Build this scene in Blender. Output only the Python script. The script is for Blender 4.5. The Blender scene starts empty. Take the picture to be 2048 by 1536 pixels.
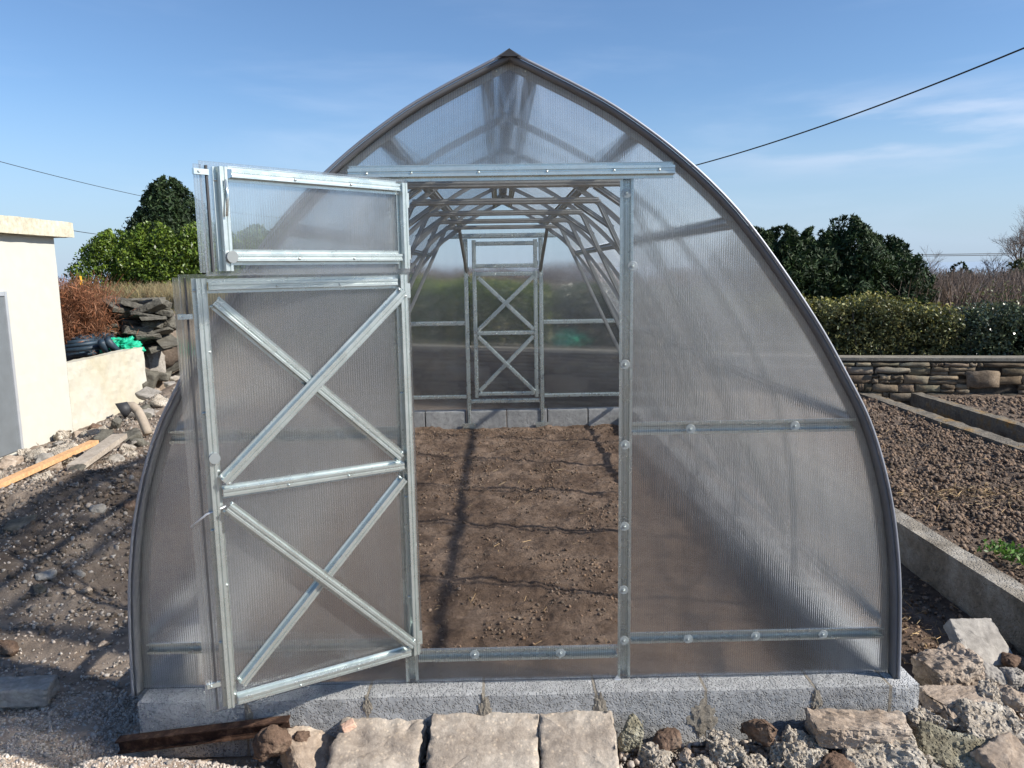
import bpy, bmesh, math, random
import numpy as np
from mathutils import Vector, Matrix, noise as mn
random.seed(7)
RNG = np.random.default_rng(7)
SC = bpy.context.scene
COL = SC.collection

# ------------------------------------------------------------------ camera
F_PX, CAM = 1549.7, Vector((-0.0485, -2.9013, 1.6375))
YAW, PITCH, ROLL = 0.0142, -0.1484, -0.0154
_fw = Vector((math.sin(YAW)*math.cos(PITCH), math.cos(YAW)*math.cos(PITCH), math.sin(PITCH)))
_rt = Vector((math.cos(YAW), -math.sin(YAW), 0)); _up = _rt.cross(_fw)
CR = _rt*math.cos(ROLL) + _up*math.sin(ROLL); CU = -_rt*math.sin(ROLL) + _up*math.cos(ROLL)
cam = bpy.data.cameras.new('camera'); cam_o = bpy.data.objects.new('camera', cam); COL.objects.link(cam_o)
cam.sensor_fit = 'HORIZONTAL'; cam.sensor_width = 36; cam.lens = F_PX/2048*36
cam.clip_start = 0.05; cam.clip_end = 60000
M = Matrix((CR, CU, -_fw)).transposed().to_4x4(); M.translation = CAM
cam_o.matrix_world = M
SC.camera = cam_o

def at(px, py, axis, v):
    """the place in the world (metres) on plane axis=v for a measured point of the photograph"""
    d = _fw + CR*((px-1024)/F_PX) + CU*((768-py)/F_PX)
    return CAM + d*((v-CAM[axis])/d[axis])

# ------------------------------------------------------------------ sun, sky, exposure
SUN = Vector((1.40, -0.44, 1.0)).normalized()
W = bpy.data.worlds.new('World'); SC.world = W; W.use_nodes = True
def sky():
    nt = W.node_tree; N = nt.nodes; L = nt.links
    bg = N['Background']; st = N.new('ShaderNodeTexSky'); st.sky_type = 'NISHITA'; st.sun_disc = False
    st.sun_elevation = math.asin(SUN.z); st.sun_rotation = math.atan2(SUN.x, SUN.y)
    st.air_density = 1.0; st.dust_density = 0.3; st.ozone_density = 6.0; st.altitude = 50
    tc = N.new('ShaderNodeTexCoord')
    sep = N.new('ShaderNodeSeparateXYZ'); L.new(tc.outputs['Generated'], sep.inputs[0])
    mp = N.new('ShaderNodeMapping'); mp.inputs['Scale'].default_value = (1.6, 1.6, 9.0); mp.inputs['Rotation'].default_value = (0.05, -0.04, 0.6); mp.inputs['Location'].default_value = (2.3, .4, .7)
    L.new(tc.outputs['Generated'], mp.inputs[0])
    n1 = N.new('ShaderNodeTexNoise'); n1.inputs['Scale'].default_value = 1.7; n1.inputs['Detail'].default_value = 7; n1.inputs['Roughness'].default_value = .55
    n1.inputs['Distortion'].default_value = .35
    L.new(mp.outputs[0], n1.inputs[0])
    r1 = N.new('ShaderNodeMapRange'); r1.inputs[1].default_value = .47; r1.inputs[2].default_value = .85; r1.inputs[3].default_value = 0; r1.inputs[4].default_value = .26
    r1.interpolation_type = 'SMOOTHSTEP'
    L.new(n1.outputs[0], r1.inputs[0])
    # thin cloud is thicker near the horizon and gone overhead
    r2 = N.new('ShaderNodeMapRange'); r2.inputs[1].default_value = .02; r2.inputs[2].default_value = .34; r2.inputs[3].default_value = 1.25; r2.inputs[4].default_value = .12
    L.new(sep.outputs[2], r2.inputs[0])
    mu = N.new('ShaderNodeMath'); mu.operation = 'MULTIPLY'; L.new(r1.outputs[0], mu.inputs[0]); L.new(r2.outputs[0], mu.inputs[1])
    mx = N.new('ShaderNodeMix'); mx.data_type = 'RGBA'
    mx.inputs[7].default_value = (6.6, 7.3, 8.6, 1)
    L.new(mu.outputs[0], mx.inputs[0]); L.new(st.outputs[0], mx.inputs[6])
    cm = N.new('ShaderNodeMapping'); cm.inputs['Scale'].default_value = (3.0, 3.0, 17); L.new(tc.outputs['Generated'], cm.inputs[0])
    cn = N.new('ShaderNodeTexNoise'); cn.inputs['Scale'].default_value = 1.6; cn.inputs['Detail'].default_value = 8; L.new(cm.outputs[0], cn.inputs[0])
    cr_ = mrange(N, L, cn.outputs[0], .42, .68, 0, 1, True)
    band = math_(N, L, 'MULTIPLY', mrange(N, L, sep.outputs[2], .085, .13, 0, 1, True), mrange(N, L, sep.outputs[2], .155, .20, 1, 0, True))
    side = mrange(N, L, sep.outputs[0], .16, .42, 0, 1, True)
    cf = math_(N, L, 'MULTIPLY', math_(N, L, 'MULTIPLY', cr_, band), math_(N, L, 'MULTIPLY', side, .55))
    mc = N.new('ShaderNodeMix'); mc.data_type = 'RGBA'; mc.inputs[7].default_value = (6.0, 6.4, 7.4, 1); L.new(cf, mc.inputs[0]); L.new(mx.outputs[2], mc.inputs[6]); mx = mc
    r3 = N.new('ShaderNodeMapRange'); r3.inputs[1].default_value = -.02; r3.inputs[2].default_value = .22; r3.inputs[3].default_value = .8; r3.inputs[4].default_value = 0
    r3.interpolation_type = 'SMOOTHSTEP'; L.new(sep.outputs[2], r3.inputs[0])
    m2 = N.new('ShaderNodeMix'); m2.data_type = 'RGBA'; m2.inputs[7].default_value = (2.9, 3.9, 5.3, 1)
    L.new(r3.outputs[0], m2.inputs[0]); L.new(mx.outputs[2], m2.inputs[6])
    L.new(m2.outputs[2], bg.inputs[0]); bg.inputs[1].default_value = 0.10
sl = bpy.data.lights.new('sun', 'SUN'); sl.energy = 4.6; sl.angle = math.radians(1.1); sl.color = (1, .95, .87)
so = bpy.data.objects.new('sun', sl); COL.objects.link(so)
so.rotation_euler = SUN.to_track_quat('Z', 'Y').to_euler(); so.location = (6, -3, 8)
SC.view_settings.view_transform = 'Standard'; SC.view_settings.look = 'None'
SC.view_settings.exposure = 0.62; SC.view_settings.gamma = 1
cy = SC.cycles
cy.transparent_max_bounces = 48; cy.max_bounces = 16; cy.transmission_bounces = 14; cy.glossy_bounces = 4; cy.diffuse_bounces = 3
cy.use_denoising = True; cy.caustics_refractive = True; cy.caustics_reflective = False
cy.sample_clamp_indirect = 6

# (sky is set up after the node helpers)
# ------------------------------------------------------------------ node helpers
def new_mat(name):
    m = bpy.data.materials.new(name); m.use_nodes = True
    return m, m.node_tree.nodes, m.node_tree.links, m.node_tree.nodes['Principled BSDF']
def noise(N, L, vec, scale, detail=5, rough=.6, dist=0):
    n = N.new('ShaderNodeTexNoise'); n.inputs['Scale'].default_value = scale; n.inputs['Detail'].default_value = detail
    n.inputs['Roughness'].default_value = rough; n.inputs['Distortion'].default_value = dist
    if vec is not None: L.new(vec, n.inputs['Vector'])
    return n.outputs[0]
def ramp(N, L, fac, stops):
    r = N.new('ShaderNodeValToRGB'); cr = r.color_ramp
    while len(cr.elements) < len(stops): cr.elements.new(.5)
    for e, (p, c) in zip(cr.elements, stops): e.position = p; e.color = (*c, 1)
    L.new(fac, r.inputs[0]); return r.outputs[0]
def mixc(N, L, fac, a, b, mode='MIX'):
    m = N.new('ShaderNodeMix'); m.data_type = 'RGBA'; m.blend_type = mode
    for v, i in ((fac, 0), (a, 6), (b, 7)):
        if isinstance(v, (int, float)): m.inputs[i].default_value = v
        elif isinstance(v, tuple): m.inputs[i].default_value = (*v, 1)
        else: L.new(v, m.inputs[i])
    return m.outputs[2]
def mrange(N, L, v, a, b, c, d, smooth=False):
    m = N.new('ShaderNodeMapRange'); m.inputs[1].default_value = a; m.inputs[2].default_value = b
    m.inputs[3].default_value = c; m.inputs[4].default_value = d
    if smooth: m.interpolation_type = 'SMOOTHSTEP'
    L.new(v, m.inputs[0]); return m.outputs[0]
def math_(N, L, op, a, b=None):
    m = N.new('ShaderNodeMath'); m.operation = op
    for v, i in ((a, 0), (b, 1)):
        if v is None: continue
        if isinstance(v, (int, float)): m.inputs[i].default_value = v
        else: L.new(v, m.inputs[i])
    return m.outputs[0]
def bump(N, L, h, strength, dist, nrm=None):
    b = N.new('ShaderNodeBump'); b.inputs['Strength'].default_value = strength; b.inputs['Distance'].default_value = dist
    L.new(h, b.inputs['Height'])
    if nrm is not None: L.new(nrm, b.inputs['Normal'])
    return b.outputs[0]
def objc(N): return N.new('ShaderNodeTexCoord').outputs['Object']
def mapv(N, L, vec, scale, rot=(0, 0, 0)):
    m = N.new('ShaderNodeMapping'); m.inputs['Scale'].default_value = scale; m.inputs['Rotation'].default_value = rot
    L.new(vec, m.inputs[0]); return m.outputs[0]

def rocky(name, stops, scale=9, rough=.9, bmp=.5, bd=.01, attr=False, pit=0, speck=0, pale=None, pores=0, mott=.8):
    """stone, soil, concrete: mottled colour, several sizes of roughness"""
    m, N, L, P = new_mat(name); v = objc(N)
    c = ramp(N, L, noise(N, L, v, scale, 8, .65), stops)
    c2 = ramp(N, L, noise(N, L, v, scale*7, 4, .7), [(.25, (.62,)*3), (.75, (1.35,)*3)])
    c = mixc(N, L, mott, c, c2, 'MULTIPLY')
    if pale:
        f = mrange(N, L, noise(N, L, v, scale*.45, 5, .6, .6), .5, .66, 0, .8, True); c = mixc(N, L, f, c, pale)
    if speck:
        vo = N.new('ShaderNodeTexVoronoi'); vo.inputs['Scale'].default_value = speck; L.new(v, vo.inputs[0])
        f = mrange(N, L, vo.outputs['Distance'], .12, .3, .75, 0)
        cs = mixc(N, L, .5, vo.outputs['Color'], (.5, .46, .4)); c = mixc(N, L, f, c, mixc(N, L, 1, c, (1.5, 1.45, 1.35), 'MULTIPLY'))
    if attr:
        a = N.new('ShaderNodeAttribute'); a.attribute_name = 'tint'; c = mixc(N, L, 1, c, a.outputs['Color'], 'MULTIPLY')
    if pores:
        pn = noise(N, L, v, pores, 3, .6); c = mixc(N, L, mrange(N, L, pn, .32, .44, .42, 0, True), c, (.045, .045, .045))
        c = mixc(N, L, mrange(N, L, noise(N, L, v, pores*1.7, 2, .5), .55, .68, 0, .28, True), c, (.56, .56, .54))
    L.new(c, P.inputs['Base Color']); P.inputs['Roughness'].default_value = rough; P.inputs['Specular IOR Level'].default_value = .25
    h = noise(N, L, v, scale*5, 8, .75)
    if pit:
        vo = N.new('ShaderNodeTexVoronoi'); vo.inputs['Scale'].default_value = pit; L.new(v, vo.inputs[0])
        h = math_(N, L, 'ADD', h, math_(N, L, 'MULTIPLY', mrange(N, L, vo.outputs['Distance'], 0, .45, 0, 1), 1.1))
    L.new(bump(N, L, h, bmp, bd), P.inputs['Normal'])
    return m

sky()
MAT = {}
MAT['ground'] = rocky('ground_earth', [(.3, (.13, .097, .074)), (.5, (.225, .178, .14)), (.68, (.36, .295, .235))], 2.5, bmp=.9, bd=.03, attr=True)
MAT['soil_in'] = rocky('trodden_soil', [(.28, (.08, .05, .034)), (.5, (.18, .122, .085)), (.72, (.31, .225, .165))], 3.5, bmp=1, bd=.05)
MAT['soil_bed'] = rocky('dug_soil', [(.3, (.075, .053, .038)), (.5, (.16, .118, .087)), (.7, (.27, .21, .16))], 9, bmp=1, bd=.03, attr=True)
MAT['chips'] = rocky('stone_chips', [(.3, (.25, .21, .175)), (.6, (.42, .365, .31))], 30, bmp=.4, bd=.004, attr=True)
MAT['clod'] = rocky('soil_clods', [(.3, (.085, .058, .040)), (.6, (.20, .142, .10))], 40, bmp=.5, bd=.004, attr=True)
MAT['block'] = rocky('grey_concrete_block', [(.3, (.30, .30, .295)), (.55, (.375, .375, .365)), (.75, (.46, .455, .435))], 2.2, bmp=1, bd=.008, pit=120, attr=True, pores=105)
MAT['mortar'] = rocky('mortar', [(.3, (.22, .19, .15)), (.7, (.36, .32, .26))], 20, bmp=.8, bd=.01)
MAT['curb'] = rocky('old_concrete', [(.3, (.17, .145, .11)), (.5, (.29, .255, .205)), (.7, (.42, .39, .335))], 5, bmp=.8, bd=.01, pit=70)
MAT['curb_moss'] = rocky('concrete_with_lichen', [(.3, (.10, .085, .065)), (.5, (.20, .175, .14)), (.60, (.25, .17, .08)), (.66, (.34, .16, .045)), (.75, (.27, .23, .17))], 4, bmp=.8, bd=.01, pit=60)
MAT['wallstone'] = rocky('wall_slate', [(.3, (.125, .094, .066)), (.55, (.205, .163, .118)), (.8, (.31, .26, .20))], 6, bmp=.7, bd=.015, attr=True, pale=(.2, .19, .15))
MAT['slate'] = rocky('dark_slate', [(.3, (.07, .064, .052)), (.6, (.15, .14, .115)), (.8, (.24, .225, .19))], 7, bmp=.7, bd=.01)
MAT['tan'] = rocky('tan_sandstone', [(.3, (.22, .165, .12)), (.5, (.36, .285, .22)), (.7, (.52, .44, .355))], 7, bmp=.7, bd=.012, speck=60)
MAT['beige'] = rocky('beige_slab', [(.28, (.23, .185, .145)), (.5, (.375, .315, .255)), (.72, (.51, .45, .375))], 6, bmp=.9, bd=.01, speck=45)
MAT['brown'] = rocky('brown_stone', [(.3, (.085, .053, .036)), (.55, (.19, .125, .088)), (.75, (.33, .25, .18))], 8, bmp=.9, bd=.015)
MAT['greyst'] = rocky('grey_stone', [(.3, (.22, .2, .175)), (.6, (.36, .33, .29)), (.8, (.46, .42, .36))], 5, bmp=.5, bd=.01)
MAT['rubble'] = rocky('broken_concrete', [(.3, (.33, .27, .205)), (.5, (.55, .475, .38)), (.7, (.72, .66, .56))], 9, bmp=1, bd=.02, pit=55, pores=70)
MAT['lichen'] = rocky('lichened_stone', [(.3, (.13, .11, .07)), (.5, (.3, .27, .19)), (.7, (.45, .43, .34))], 10, bmp=1, bd=.015, pit=80)
MAT['render'] = rocky('cream_render', [(.2, (.525, .51, .445)), (.5, (.54, .525, .46)), (.8, (.55, .54, .475))], .9, bmp=.15, bd=.01, mott=.10)
MAT['render_y'] = rocky('stained_render', [(.3, (.47, .41, .27)), (.5, (.52, .485, .39)), (.7, (.55, .53, .47))], .8, bmp=.15, bd=.01, mott=.12)
MAT['coping'] = rocky('cream_coping', [(.3, (.50, .45, .33)), (.6, (.58, .53, .41)), (.8, (.62, .58, .47))], 2.5, bmp=.3, bd=.01)
MAT['rust'] = rocky('rusty_iron', [(.3, (.02, .012, .009)), (.5, (.055, .028, .018)), (.7, (.17, .10, .065))], 20, bmp=.8, bd=.006)
MAT['wood'] = rocky('fresh_softwood', [(.3, (.55, .3, .14)), (.7, (.68, .42, .22))], 5, bmp=.2, bd=.003)
MAT['oldwood'] = rocky('dusty_board', [(.3, (.3, .25, .2)), (.7, (.46, .4, .33))], 6, bmp=.4, bd=.005)
MAT['straw'] = rocky('straw', [(.3, (.4, .27, .13)), (.7, (.6, .45, .26))], 20, attr=True)

def steel():
    m, N, L, P = new_mat('galvanised_steel'); v = objc(N)
    vo = N.new('ShaderNodeTexVoronoi'); vo.inputs['Scale'].default_value = 90; L.new(v, vo.inputs[0])
    c = ramp(N, L, math_(N, L, 'ADD', math_(N, L, 'MULTIPLY', vo.outputs['Color'], .35), noise(N, L, v, 12, 4)), [(.2, (.54, .60, .58)), (.85, (.66, .715, .69))])
    L.new(c, P.inputs['Base Color']); P.inputs['Metallic'].default_value = .78
    L.new(mrange(N, L, noise(N, L, v, 14, 3), .3, .7, .22, .36), P.inputs['Roughness'])
    L.new(bump(N, L, noise(N, L, v, 5, 2), .10, .01), P.inputs['Normal'])
    return m
MAT['steel'] = steel()
MAT['steel_shaded'] = steel(); MAT['steel_shaded'].name = 'shaded_galvanised_steel'  # same steel, darkened in colour to stand in for the shade inside
_p = MAT['steel_shaded'].node_tree.nodes['Principled BSDF']; _p.inputs['Metallic'].default_value = .6
for _n in MAT['steel_shaded'].node_tree.nodes:
    if _n.type == 'VALTORGB':
        _n.color_ramp.elements[0].color = (.32, .32, .305, 1); _n.color_ramp.elements[1].color = (.44, .445, .425, 1)
    if _n.type == 'MAP_RANGE': _n.inputs[3].default_value = .38; _n.inputs[4].default_value = .5
def plain(name, col, rough=.6, metal=0, spec=.5, var=.25, scale=8):
    m, N, L, P = new_mat(name); v = objc(N)
    a = tuple(c*(1-var) for c in col); b = tuple(min(1, c*(1+var)) for c in col)
    L.new(ramp(N, L, noise(N, L, v, scale, 5), [(.3, a), (.7, b)]), P.inputs['Base Color'])
    P.inputs['Roughness'].default_value = rough; P.inputs['Metallic'].default_value = metal; P.inputs['Specular IOR Level'].default_value = spec
    return m
MAT['tape'] = plain('edge_tape', (.13, .134, .142), .55, .1, var=.12)
MAT['sky_edge'] = plain('sky_tinted_edge', (.27, .285, .32), .5, .4, var=.1)  # blue-grey tint paints in the sky reflected on the sheet edge
MAT['seal'] = plain('dark_seal', (.035, .035, .038), .6)
MAT['greydoor'] = plain('grey_painted_door', (.16, .175, .185), .45, var=.08)
MAT['whitemetal'] = plain('pale_aluminium', (.66, .68, .7), .35, .5, var=.06)
MAT['knobgrey'] = plain('grey_plastic', (.24, .26, .26), .4, var=.06)
MAT['tarp'] = plain('dark_blue_plastic', (.022, .042, .062), .55, var=.5)
MAT['net'] = plain('green_netting', (.01, .42, .24), .6, var=.35, scale=30)
MAT['clay'] = plain('dusty_clay_pipe', (.34, .28, .215), .8, var=.2)
MAT['wire'] = plain('black_cable', (.02, .02, .025), .6)
MAT['sea'] = plain('sea_water', (.34, .42, .50), .6, var=.05, scale=.001)  # pale base colour carries the haze and reflected sky
MAT['yellow'] = plain('yellow_plastic', (.75, .38, .02), .5)
MAT['chipbrick'] = plain('pink_brick', (.62, .4, .29), .8)

def poly(name, axis, refr, haze, tint=(.93, .945, .96), rough=.09, period=.0085, smear=.10, rz=None):
    """twin-wall polycarbonate sheet: fine ribs along one direction, slightly milky"""
    m, N, L, P = new_mat(name); N.remove(P); out = N['Material Output']
    v = objc(N)
    if rz is not None: v = mapv(N, L, v, (1, 1, 1), (0, 0, -rz))
    sep = N.new('ShaderNodeSeparateXYZ'); L.new(v, sep.inputs[0]); c = sep.outputs[axis]
    s = math_(N, L, 'SINE', math_(N, L, 'MULTIPLY', c, 2*math.pi/period))
    rib = mrange(N, L, s, .35, .95, 0, 1, True)
    st = (260, 3, 1.6) if axis == 0 else (2, 260, 2)
    stre = noise(N, L, mapv(N, L, v, st), 1.0, 3, .6)
    broad = noise(N, L, mapv(N, L, v, (4, 4, 1.2)), 1.0, 4, .6, .5)
    amt = math_(N, L, 'MULTIPLY', rib, mrange(N, L, stre, .35, .7, .25, 1.0))
    nb = N.new('ShaderNodeBump'); nb.inputs['Strength'].default_value = .32; nb.inputs['Distance'].default_value = .004
    L.new(math_(N, L, 'ADD', s, math_(N, L, 'MULTIPLY', stre, 2.0)), nb.inputs['Height'])
    tr = N.new('ShaderNodeBsdfTransparent')
    tcol = mixc(N, L, math_(N, L, 'MULTIPLY', amt, 1.0 if axis == 0 else .25), tint, (.84, .845, .84)); L.new(tcol, tr.inputs[0])
    rf = N.new('ShaderNodeBsdfRefraction'); rf.inputs['IOR'].default_value = 1.18; rf.inputs['Roughness'].default_value = rough
    L.new(tcol, rf.inputs[0]); L.new(nb.outputs[0], rf.inputs['Normal'])
    m1 = N.new('ShaderNodeMixShader'); m1.inputs[0].default_value = refr
    L.new(tr.outputs[0], m1.inputs[1]); L.new(rf.outputs[0], m1.inputs[2])
    df = N.new('ShaderNodeBsdfDiffuse'); df.inputs[0].default_value = (.70, .72, .72, 1)
    tl = N.new('ShaderNodeBsdfTranslucent'); tl.inputs[0].default_value = (.86, .88, .89, 1)
    m2 = N.new('ShaderNodeMixShader'); m2.inputs[0].default_value = .55 if axis == 0 else .85
    L.new(df.outputs[0], m2.inputs[1]); L.new(tl.outputs[0], m2.inputs[2])
    f = math_(N, L, 'ADD', math_(N, L, 'MULTIPLY', amt, smear), mrange(N, L, broad, .35, .75, haze*.6, haze*1.5))
    m3 = N.new('ShaderNodeMixShader'); L.new(f, m3.inputs[0]); L.new(m1.outputs[0], m3.inputs[1]); L.new(m2.outputs[0], m3.inputs[2])
    gl = N.new('ShaderNodeBsdfGlossy'); gl.inputs['Roughness'].default_value = .17; gl.inputs[0].default_value = (.95, .96, 1, 1)
    L.new(nb.outputs[0], gl.inputs['Normal'])
    ge = N.new('ShaderNodeNewGeometry'); dt = N.new('ShaderNodeVectorMath'); dt.operation = 'DOT_PRODUCT'
    L.new(ge.outputs['Incoming'], dt.inputs[0]); L.new(ge.outputs['True Normal'], dt.inputs[1])
    sch = math_(N, L, 'POWER', math_(N, L, 'SUBTRACT', 1.0, math_(N, L, 'ABSOLUTE', dt.outputs['Value'])), 5.0)
    frv = math_(N, L, 'ADD', .04, math_(N, L, 'MULTIPLY', sch, .5))
    m4 = N.new('ShaderNodeMixShader'); L.new(frv, m4.inputs[0]); L.new(m3.outputs[0], m4.inputs[1]); L.new(gl.outputs[0], m4.inputs[2])
    L.new(m4.outputs[0], out.inputs[0])
    return m
D29, D47 = math.radians(29.5), math.radians(47)
MAT['poly_end'] = poly('polycarbonate_end', 0, .68, .035, tint=(.99, .992, .988), smear=.10, rough=.13)
MAT['poly_back'] = poly('polycarbonate_back', 0, .8, .05, tint=(.975, .98, .97), rough=.16, smear=.08)
MAT['poly_roof'] = poly('polycarbonate_roof', 1, .04, .075, tint=(.985, .988, .988), smear=.05, rough=.12)
MAT['poly_door'] = poly('polycarbonate_door', 0, .65, .05, tint=(.98, .985, .98), rough=.12, rz=D29)
MAT['poly_flap'] = poly('polycarbonate_vent', 0, .35, .12, tint=(.965, .97, .975), rz=D47)

def leafmat(name, cols, rough=.5, trans=.25):
    m, N, L, P = new_mat(name)
    a = N.new('ShaderNodeAttribute'); a.attribute_name = 'tint'
    v = objc(N)
    c = ramp(N, L, noise(N, L, v, 3.0, 4), [(.3, cols[0]), (.5, cols[1]), (.7, cols[2])])
    c = mixc(N, L, 1, c, a.outputs['Color'], 'MULTIPLY')
    L.new(c, P.inputs['Base Color']); P.inputs['Roughness'].default_value = rough; P.inputs['Specular IOR Level'].default_value = .4
    tl = N.new('ShaderNodeBsdfTranslucent'); L.new(c, tl.inputs[0])
    mx = N.new('ShaderNodeMixShader'); mx.inputs[0].default_value = trans
    L.new(P.outputs[0], mx.inputs[1]); L.new(tl.outputs[0], mx.inputs[2]); L.new(mx.outputs[0], N['Material Output'].inputs[0])
    return m
MAT['leaf_bright'] = leafmat('laurel_leaves', [(.06, .10, .015), (.12, .18, .024), (.20, .27, .04)], .4)
MAT['leaf_hedge'] = leafmat('hedge_leaves', [(.075, .085, .035), (.14, .15, .06), (.22, .215, .10)], .42)
MAT['leaf_gold'] = leafmat('golden_hedge_tips', [(.15, .15, .03), (.23, .21, .045), (.29, .25, .06)], .5)
MAT['leaf_gloss'] = leafmat('glossy_grey_leaves', [(.045, .065, .037), (.085, .11, .062), (.14, .165, .10)], .22, .1)
MAT['conifer'] = leafmat('dark_conifer_sprays', [(.012, .026, .01), (.026, .05, .016), (.05, .08, .024)], .7, .1)
MAT['dead'] = leafmat('russet_dead_twigs', [(.18, .075, .035), (.30, .13, .065), (.42, .21, .12)], .8, .1)
MAT['drygrass'] = leafmat('dry_grass', [(.36, .28, .15), (.5, .41, .24), (.36, .36, .15)], .8, .2)
MAT['bark'] = plain('bark', (.12, .1, .085), .9)
MAT['twig'] = leafmat('bare_twigs', [(.13, .095, .075), (.19, .145, .12), (.24, .19, .16)], .9, 0)
MAT['field'] = rocky('rough_grass_ground', [(.3, (.08, .085, .03)), (.6, (.17, .16, .07))], 1.2, attr=True)
MAT['plantgreen'] = leafmat('fresh_weed_leaves', [(.06, .13, .02), (.1, .2, .03), (.16, .28, .05)], .5)

# ------------------------------------------------------------------ mesh / object helpers
def tag(o, label=None, cat=None, group=None, kind=None):
    if label: o['label'] = label
    if cat: o['category'] = cat
    if group: o['group'] = group
    if kind: o['kind'] = kind
    return o
def thing(name, loc, label, cat, group=None):
    o = bpy.data.objects.new(name, None); COL.objects.link(o); o.location = loc; o.empty_display_size = .1
    return tag(o, label, cat, group)
def wloc(o):
    v = Vector((0, 0, 0))
    while o is not None: v = v + o.location; o = o.parent
    return v
class MB:
    def __init__(s): s.v = []; s.f = []
    def add(s, vs, fs):
        n = len(s.v); s.v += [tuple(v) for v in vs]; s.f += [tuple(i+n for i in f) for f in fs]; return s
    def box(s, a, b):
        x0, y0, z0 = a; x1, y1, z1 = b
        return s.add([(x0,y0,z0),(x1,y0,z0),(x1,y1,z0),(x0,y1,z0),(x0,y0,z1),(x1,y0,z1),(x1,y1,z1),(x0,y1,z1)],
              [(3,2,1,0),(4,5,6,7),(0,1,5,4),(1,2,6,5),(2,3,7,6),(3,0,4,7)])
    def obox(s, c, ax, half):
        c = Vector(c); X, Y, Z = [Vector(a)*h for a, h in zip(ax, half)]
        vs = [c+X*i+Y*j+Z*k for k in (-1, 1) for i, j in ((-1,-1),(1,-1),(1,1),(-1,1))]
        return s.add(vs, [(3,2,1,0),(4,5,6,7),(0,1,5,4),(1,2,6,5),(2,3,7,6),(3,0,4,7)])
    def sweep(s, pts, S, Nn, sec):
        k = len(sec); vs = []
        for P, a, b in zip(pts, S, Nn):
            vs += [Vector(P)+Vector(a)*u+Vector(b)*w for u, w in sec]
        fs = []
        for i in range(len(pts)-1):
            for j in range(k):
                j2 = (j+1) % k; fs.append((i*k+j, i*k+j2, (i+1)*k+j2, (i+1)*k+j))
        fs.append(tuple(range(k-1, -1, -1))); fs.append(tuple((len(pts)-1)*k+j for j in range(k)))
        return s.add(vs, fs)
    def channel(s, P0, P1, Nn, w=.044, h=.022):
        P0, P1, Nn = Vector(P0), Vector(P1), Vector(Nn).normalized()
        S = (P1-P0).normalized().cross(Nn).normalized()
        return s.sweep([P0, P1], [S, S], [Nn, Nn], hat(w, h))
    def tube(s, pts, r, n=8, r1=None):
        pts = [Vector(p) for p in pts]; m = len(pts); r1 = r if r1 is None else r1
        S = []; Nn = []
        for i in range(m):
            t = (pts[min(i+1, m-1)]-pts[max(i-1, 0)]).normalized()
            a = t.cross(Vector((0, 0, 1)) if abs(t.z) < .9 else Vector((1, 0, 0))).normalized(); b = t.cross(a)
            rr = r+(r1-r)*i/max(1, m-1); S.append(a*rr); Nn.append(b*rr)
        sec = [(math.cos(2*math.pi*j/n), math.sin(2*math.pi*j/n)) for j in range(n)]
        return s.sweep(pts, S, Nn, sec)
    def build(s, name, mat, parent=None, smooth=False, loc=(0, 0, 0)):
        me = bpy.data.meshes.new(name)
        off = wloc(parent) if parent is not None else Vector(loc)
        me.from_pydata([(v[0]-off.x, v[1]-off.y, v[2]-off.z) for v in s.v], [], s.f)
        bm = bmesh.new(); bm.from_mesh(me); bmesh.ops.recalc_face_normals(bm, faces=bm.faces); bm.to_mesh(me); bm.free()
        me.materials.append(mat)
        if smooth: me.polygons.foreach_set('use_smooth', [True]*len(me.polygons))
        o = bpy.data.objects.new(name, me); COL.objects.link(o)
        if parent is not None: o.parent = parent
        else: o.location = loc
        return o
def hat(w, h):
    t = .0018
    up = [(-.5*w, 0), (-.5*w, .004), (-.5*w+t, .004), (-.5*w+t, t), (-.31*w, t), (-.25*w, h), (-.09*w, h), (-.05*w, h-.0035), (.05*w, h-.0035), (.09*w, h), (.25*w, h), (.31*w, t), (.5*w-t, t), (.5*w-t, .004), (.5*w, .004), (.5*w, 0)]
    dn = [(.30*w, 0), (.235*w, h-t), (.1*w, h-t), (.05*w, h-.0035-t), (-.05*w, h-.0035-t), (-.1*w, h-t), (-.235*w, h-t), (-.30*w, 0)]
    return up+dn

def fast_mesh(name, V, Fc, mat, colors=None, parent=None, smooth=False, loc=(0, 0, 0)):
    """V (n,3), Fc (m,k) -> mesh object; colors (n,3) becomes the 'tint' attribute"""
    off = np.array(wloc(parent) if parent is not None else loc, dtype=float)
    V = np.asarray(V, float)-off
    me = bpy.data.meshes.new(name); n, (m, k) = len(V), Fc.shape
    me.vertices.add(n); me.vertices.foreach_set('co', V.astype(np.float32).ravel())
    me.loops.add(m*k); me.loops.foreach_set('vertex_index', Fc.astype(np.int32).ravel())
    me.polygons.add(m); me.polygons.foreach_set('loop_start', np.arange(0, m*k, k, dtype=np.int32))
    me.polygons.foreach_set('loop_total', np.full(m, k, dtype=np.int32))
    if smooth: me.polygons.foreach_set('use_smooth', np.ones(m, bool))
    me.update(calc_edges=True)
    if colors is not None:
        a = me.attributes.new('tint', 'FLOAT_COLOR', 'POINT'); c = np.ones((n, 4), np.float32); c[:, :3] = colors; a.data.foreach_set('color', c.ravel())
    me.materials.append(mat)
    o = bpy.data.objects.new(name, me); COL.objects.link(o)
    if parent is not None: o.parent = parent
    else: o.location = loc
    return o
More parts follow.
